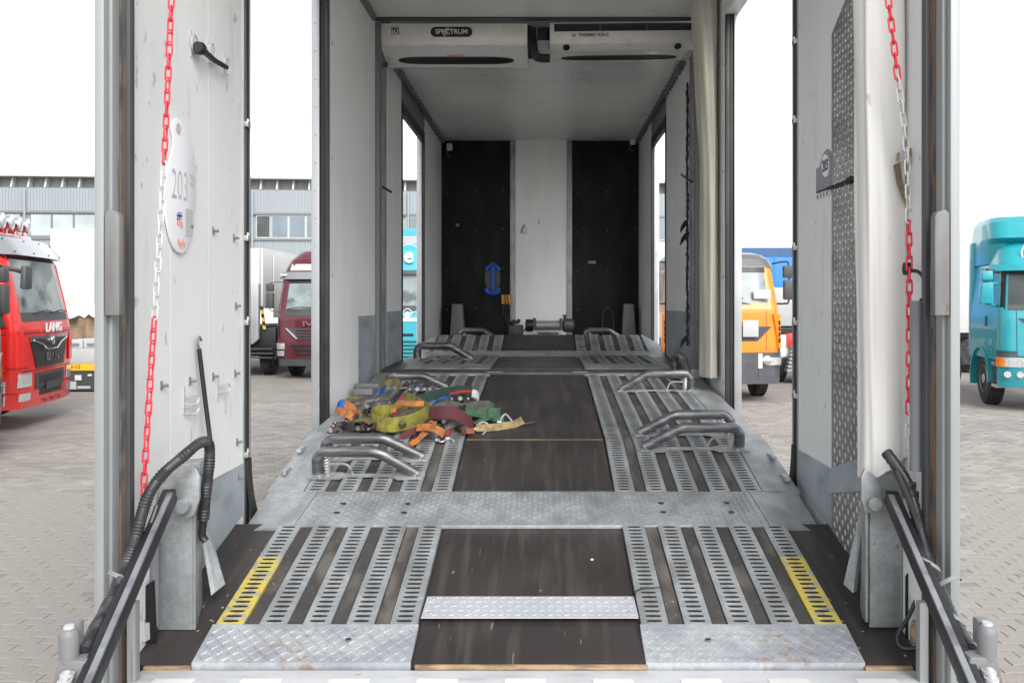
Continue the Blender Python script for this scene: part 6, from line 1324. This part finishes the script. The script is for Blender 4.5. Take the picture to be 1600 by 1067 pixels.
for x0, x1, y0, y1, lb in ((102, 134, 545, 532, 'pale metal box on the low flatbed'), (134, 175, 545, 530, 'dented metal box at the far end of the low flatbed')):
    o = thing('cargo_box', lb, 'box', (P((x0 + x1) / 2, 0, 19.3).x, 19.3, zz(545))); MB().box(P(x0, 0, 19.3).x, P(x1, 0, 19.3).x - .02, 19.2, 20.2, zz(545) + .002, zz(y1)).build('body', 'ltgrey', o, bevel=.02); MB().box(P(x0, 0, 19.3).x + .1, P(x1, 0, 19.3).x - .1, 19.17, 19.199, zz(541), zz(537)).build('panel', 'midgrey', o)
# tarpaulin-covered load
t = thing('covered_load', 'tan load under a draped white tarpaulin behind the low flatbed', 'load', (P(140, 0, 21.8).x, 21.8, 0))
mb = MB(); n = 16; vs = []
for j in range(7):
    for i in range(n + 1): vs.append(P(90 + i * 12, 0, 21.8) + Vector((0, .0 + .12 * math.sin(i * 1.7 + j), 0))); vs[-1].z = lerp(.2, zz(492) + .1, j / 6)
mb.add(vs, [(j * (n + 1) + i, j * (n + 1) + i + 1, (j + 1) * (n + 1) + i + 1, (j + 1) * (n + 1) + i) for j in range(6) for i in range(n)], True); mb.box(P(92, 0, 22).x, P(280, 0, 22).x, 22.0, 23.6, .2, zz(490)); mb.build('load', 'sand', t)
mb = MB(); mb.ribbon([(P(90 + i * 8, 485 + 5 * math.sin(i * .9) + (7 if i % 5 == 0 else 0), 21.6), Vector((0, .08 * math.sin(i), .16))) for i in range(26)], .03); mb.build('tarpaulin', 'tarp', t)
# grey trailer with silver flank beside the maroon truck
dd = 23.0; zz = lambda y: P(0, y, dd).z
t = thing('curtain_trailer', 'white and silver trailer beside the maroon truck, with dark underframe', 'trailer', (P(405, 0, dd).x, dd, 0)); X0, X1 = P(330, 0, dd).x, P(411, 0, dd).x
MB().box(X0, X1, dd, dd + 6, 1.9, P(0, 388, dd).z).build('box', 'whitebox', t, bevel=.03); MB().box(P(411, 0, dd).x + .01, P(428, 0, dd + .8).x, dd + .8, dd + 6, 1.6, P(0, 396, dd).z).build('front_box', 'whitebox', t, bevel=.03)
for x in (P(383, 0, dd).x, P(407, 0, dd).x): MB().box(x - .02, x + .02, dd - .03, dd - .001, 1.9, P(0, 389, dd).z).build('corner_rail', 'alu', t)
MB().prism([P(335, 440, dd - .2), P(404, 443, dd - .2), P(404, 530, dd - .2), P(395, 538, dd - .2), P(335, 541, dd - .2)], (0, .18, 0)).build('silver_flank', 'silver', t, bevel=.04)
for i in range(6): a = P(406 + i * .8, 478 + i * 6, dd - .1); MB().prism([a, a + Vector((.08, 0, -.02)), a + Vector((.09, 0, -.12)), a + Vector((.01, 0, -.10))], (0, .05, 0)).build('hazard_stripe', 'yellow' if i % 2 else 'black', t)
MB().box(X0, P(430, 0, dd).x, dd + .05, dd + 5, .55, 1.35).build('underframe', 'black', t, bevel=.05); MB().box(P(385, 0, dd).x, P(397, 0, dd).x, dd - .1, dd + .04, .95, 1.1).build('tail_light', 'red', t)
for k in range(3): MB().box(X0, P(428, 0, dd).x, dd - .1, dd + .04, .50 + .12 * k, .54 + .12 * k).build('guard_rail', 'darkgrey', t)
for x in (-1.5, .1): wheel(t, (x, .6, .51))
# right: blue trailer, white truck parts behind the orange cab
dd = 26.0
trailer_box('curtain_trailer', 'bright blue curtain-sided trailer with a darker roof behind the orange truck', P(1090, 0, dd).x, P(1330, 0, dd).x, dd, dd + 2.5, 1.35, P(0, 401, dd).z, 'bluebox', roof=(P(0, 387, dd).z - P(0, 401, dd).z, 'bluedark'))
dd = 21.0; zz = lambda y: P(0, y, dd).z
t = thing('utility_truck', 'white and grey truck chassis with ribbed side tank behind the orange cab', 'truck', (P(1240, 0, dd).x, dd, 0))
MB().box(P(1195, 0, dd).x, P(1300, 0, dd).x, dd + 1.2, dd + 4, zz(512), zz(448)).build('grey_body', 'ltgrey', t, bevel=.04); MB().box(P(1200, 0, dd).x, P(1300, 0, dd).x, dd + .3, dd + 4, zz(520), zz(514)).build('deck', 'black', t)
MB().hexa([P(1218, 560, dd), P(1232, 575, dd), P(1232, 575, dd + 1), P(1218, 560, dd + 1), P(1219, 523, dd), P(1240, 523, dd), P(1240, 523, dd + 1), P(1219, 523, dd + 1)]).build('mudguard', 'white', t, bevel=.03); MB().box(P(1229, 0, dd).x, P(1250, 0, dd).x, dd - .1, dd + .3, zz(542), zz(521)).build('red_bracket', 'red', t, bevel=.03)
wheel(t, (P(1223, 0, dd).x - P(1240, 0, dd).x, .55, .56), 1.1)
sx0 = P(1229, 0, dd - .2).x
for i in range(7): z = zz(580) + i * .095; MB().box(sx0 + i * .02, P(1300, 0, dd).x, dd - .25, dd + .5, z, z + .075).build('tank_rib', 'silver', t, bevel=.015)
for x in (.5, 1.4): wheel(t, (x, .6, .51))
trailer_box('box_trailer', 'pale box trailer behind the turquoise tractor truck', P(1480, 0, 24).x, P(1900, 0, 24).x, 24, 26.5, 1.2, P(0, 365, 24).z, 'whitebox')
trailer_box('white_container', 'white container before the grey building, beyond the orange cab', P(1000, 0, 30).x, P(1075, 0, 30).x, 30, 32.5, .3, P(0, 378, 30).z, 'whitebox', wheels=False, cat='container')

# ================================================================ BUILDING
M['cladding'] = mk('grey_cladding', (.28, .315, .335), .5, .1, var=.05, vs=.6, dirt=(.25, .28, .3), dirt_amt=.4, ds=(.6, .6, .1), dth=(.5, .7))
M['concrete'] = mk('roof_fascia', (.25, .255, .25), .8, var=.1, vs=1)
M['bluewin'] = mk('window_pane', (.34, .40, .42), .08, var=.25, vs=.7, coat=1)
M['navywin'] = mk('window_pane_dark', (.10, .14, .175), .08, var=.35, vs=.5, coat=1)
bd = thing('office_building', 'long grey corrugated industrial building with window bands and a roof fascia on posts', 'building', (-29.4, 45.0, 0), R(4.3))
def BX(x): # local position along the facade for a pixel column
    c, s = math.cos(R(4.3)), math.sin(R(4.3)); k = (x - VX) / F; return (k * 45.0 + CX + 29.4) / (c - k * s)
def BZ(x, y): u = BX(x); d = 45.0 + u * math.sin(R(4.3)); return CZ - (y - VY) / F * d
W0_, W1_ = BX(-700), BX(1075)
zr, zf, zw1, zw0, zm = BZ(0, 276), BZ(0, 293), BZ(0, 331), BZ(0, 372), BZ(0, 395)
def corrug(u0, u1, z0, z1, y=0, pitch=.16, dep=.035):
    mb = MB(); n = int((u1 - u0) / pitch); pts = []
    for i in range(n):
        u = u0 + i * (u1 - u0) / n; p = (u1 - u0) / n; pts += [(u, y), (u + p * .5, y), (u + p * .55, y - dep), (u + p * .95, y - dep)]
    pts.append((u1, y)); vs = [(a, b, z0) for a, b in pts] + [(a, b, z1) for a, b in pts]; m = len(pts)
    return mb.add(vs, [(i, i + 1, m + i + 1, m + i) for i in range(m - 1)])
corrug(W0_, W1_, zw1 + .02, zf).build('cladding', 'cladding', bd, world=False); corrug(W0_, W1_, zm - 3, zw0 - .02).build('cladding', 'cladding', bd, world=False)
MB().box(W0_, W1_, .05, 14, 0, zf).build('wall', 'cladding', bd, world=False)
MB().box(W0_, W1_, -.05, .04, 0, zm - 3.02).build('base_wall', 'offwhite', bd, world=False)
MB().box(W0_ - .3, W1_ + .3, .5, 14, zf + .02, zr).build('roof_fascia', 'concrete', bd, world=False)
MB().box(W0_ - .3, W1_ + .3, -.25, 14, zr + .005, zr + .12).build('roof', 'ltgrey', bd, world=False)
u = W0_
while u < W1_:
    MB().hexa([(u - .05, -.05, zf + .02), (u + .05, -.05, zf + .02), (u + .05, .45, zf + .02), (u - .05, .45, zf + .02), (u - .05, .15, zr), (u + .05, .15, zr), (u + .05, .45, zr), (u - .05, .45, zr)]).build('fascia_post', 'ltgrey', bd, world=False); u += .88
for sgn, zz_ in ((0, zw1), (1, zw0)): MB().box(W0_, W1_, -.10, .0, zz_ - .06, zz_ + .06).build('window_rail', 'midgrey', bd, world=False)
def window(x0, x1, kind):
    a, b = BX(x0), BX(x1); f = MB(); f.box(a, b, -.02, .04, zw0 + .06, zw1 - .06); wo = f.build('window', 'ltgrey' if kind else 'midgrey', bd, world=False)
    n = max(1, round((b - a) / 1.02)) if kind != 2 else 1
    for i in range(n):
        u0, u1 = lerp(a, b, i / n) + .06, lerp(a, b, (i + 1) / n) - .06; MB().box(u0, u1, -.035, -.021, zw0 + .14, zw1 - .14).build('pane', ('bluewin', 'navywin', 'glassdark')[kind], wo, world=False)
for x0, x1, k in ((-640, -500, 0), (-480, -340, 0), (-320, -180, 0), (-160, -20, 0), (-15, 33, 0), (47, 150, 0), (152, 260, 0), (262, 372, 0), (400, 423, 2), (424, 505, 1), (510, 600, 1), (634, 720, 1), (740, 840, 1), (860, 960, 1), (1024, 1060, 1)): window(x0, x1, k)
for x in (395, 638, 40): MB().tube([(BX(x), -.12, zf - .1), (BX(x), -.12, 1.0)], .06, 8).build('downpipe', 'cladding', bd, world=False)
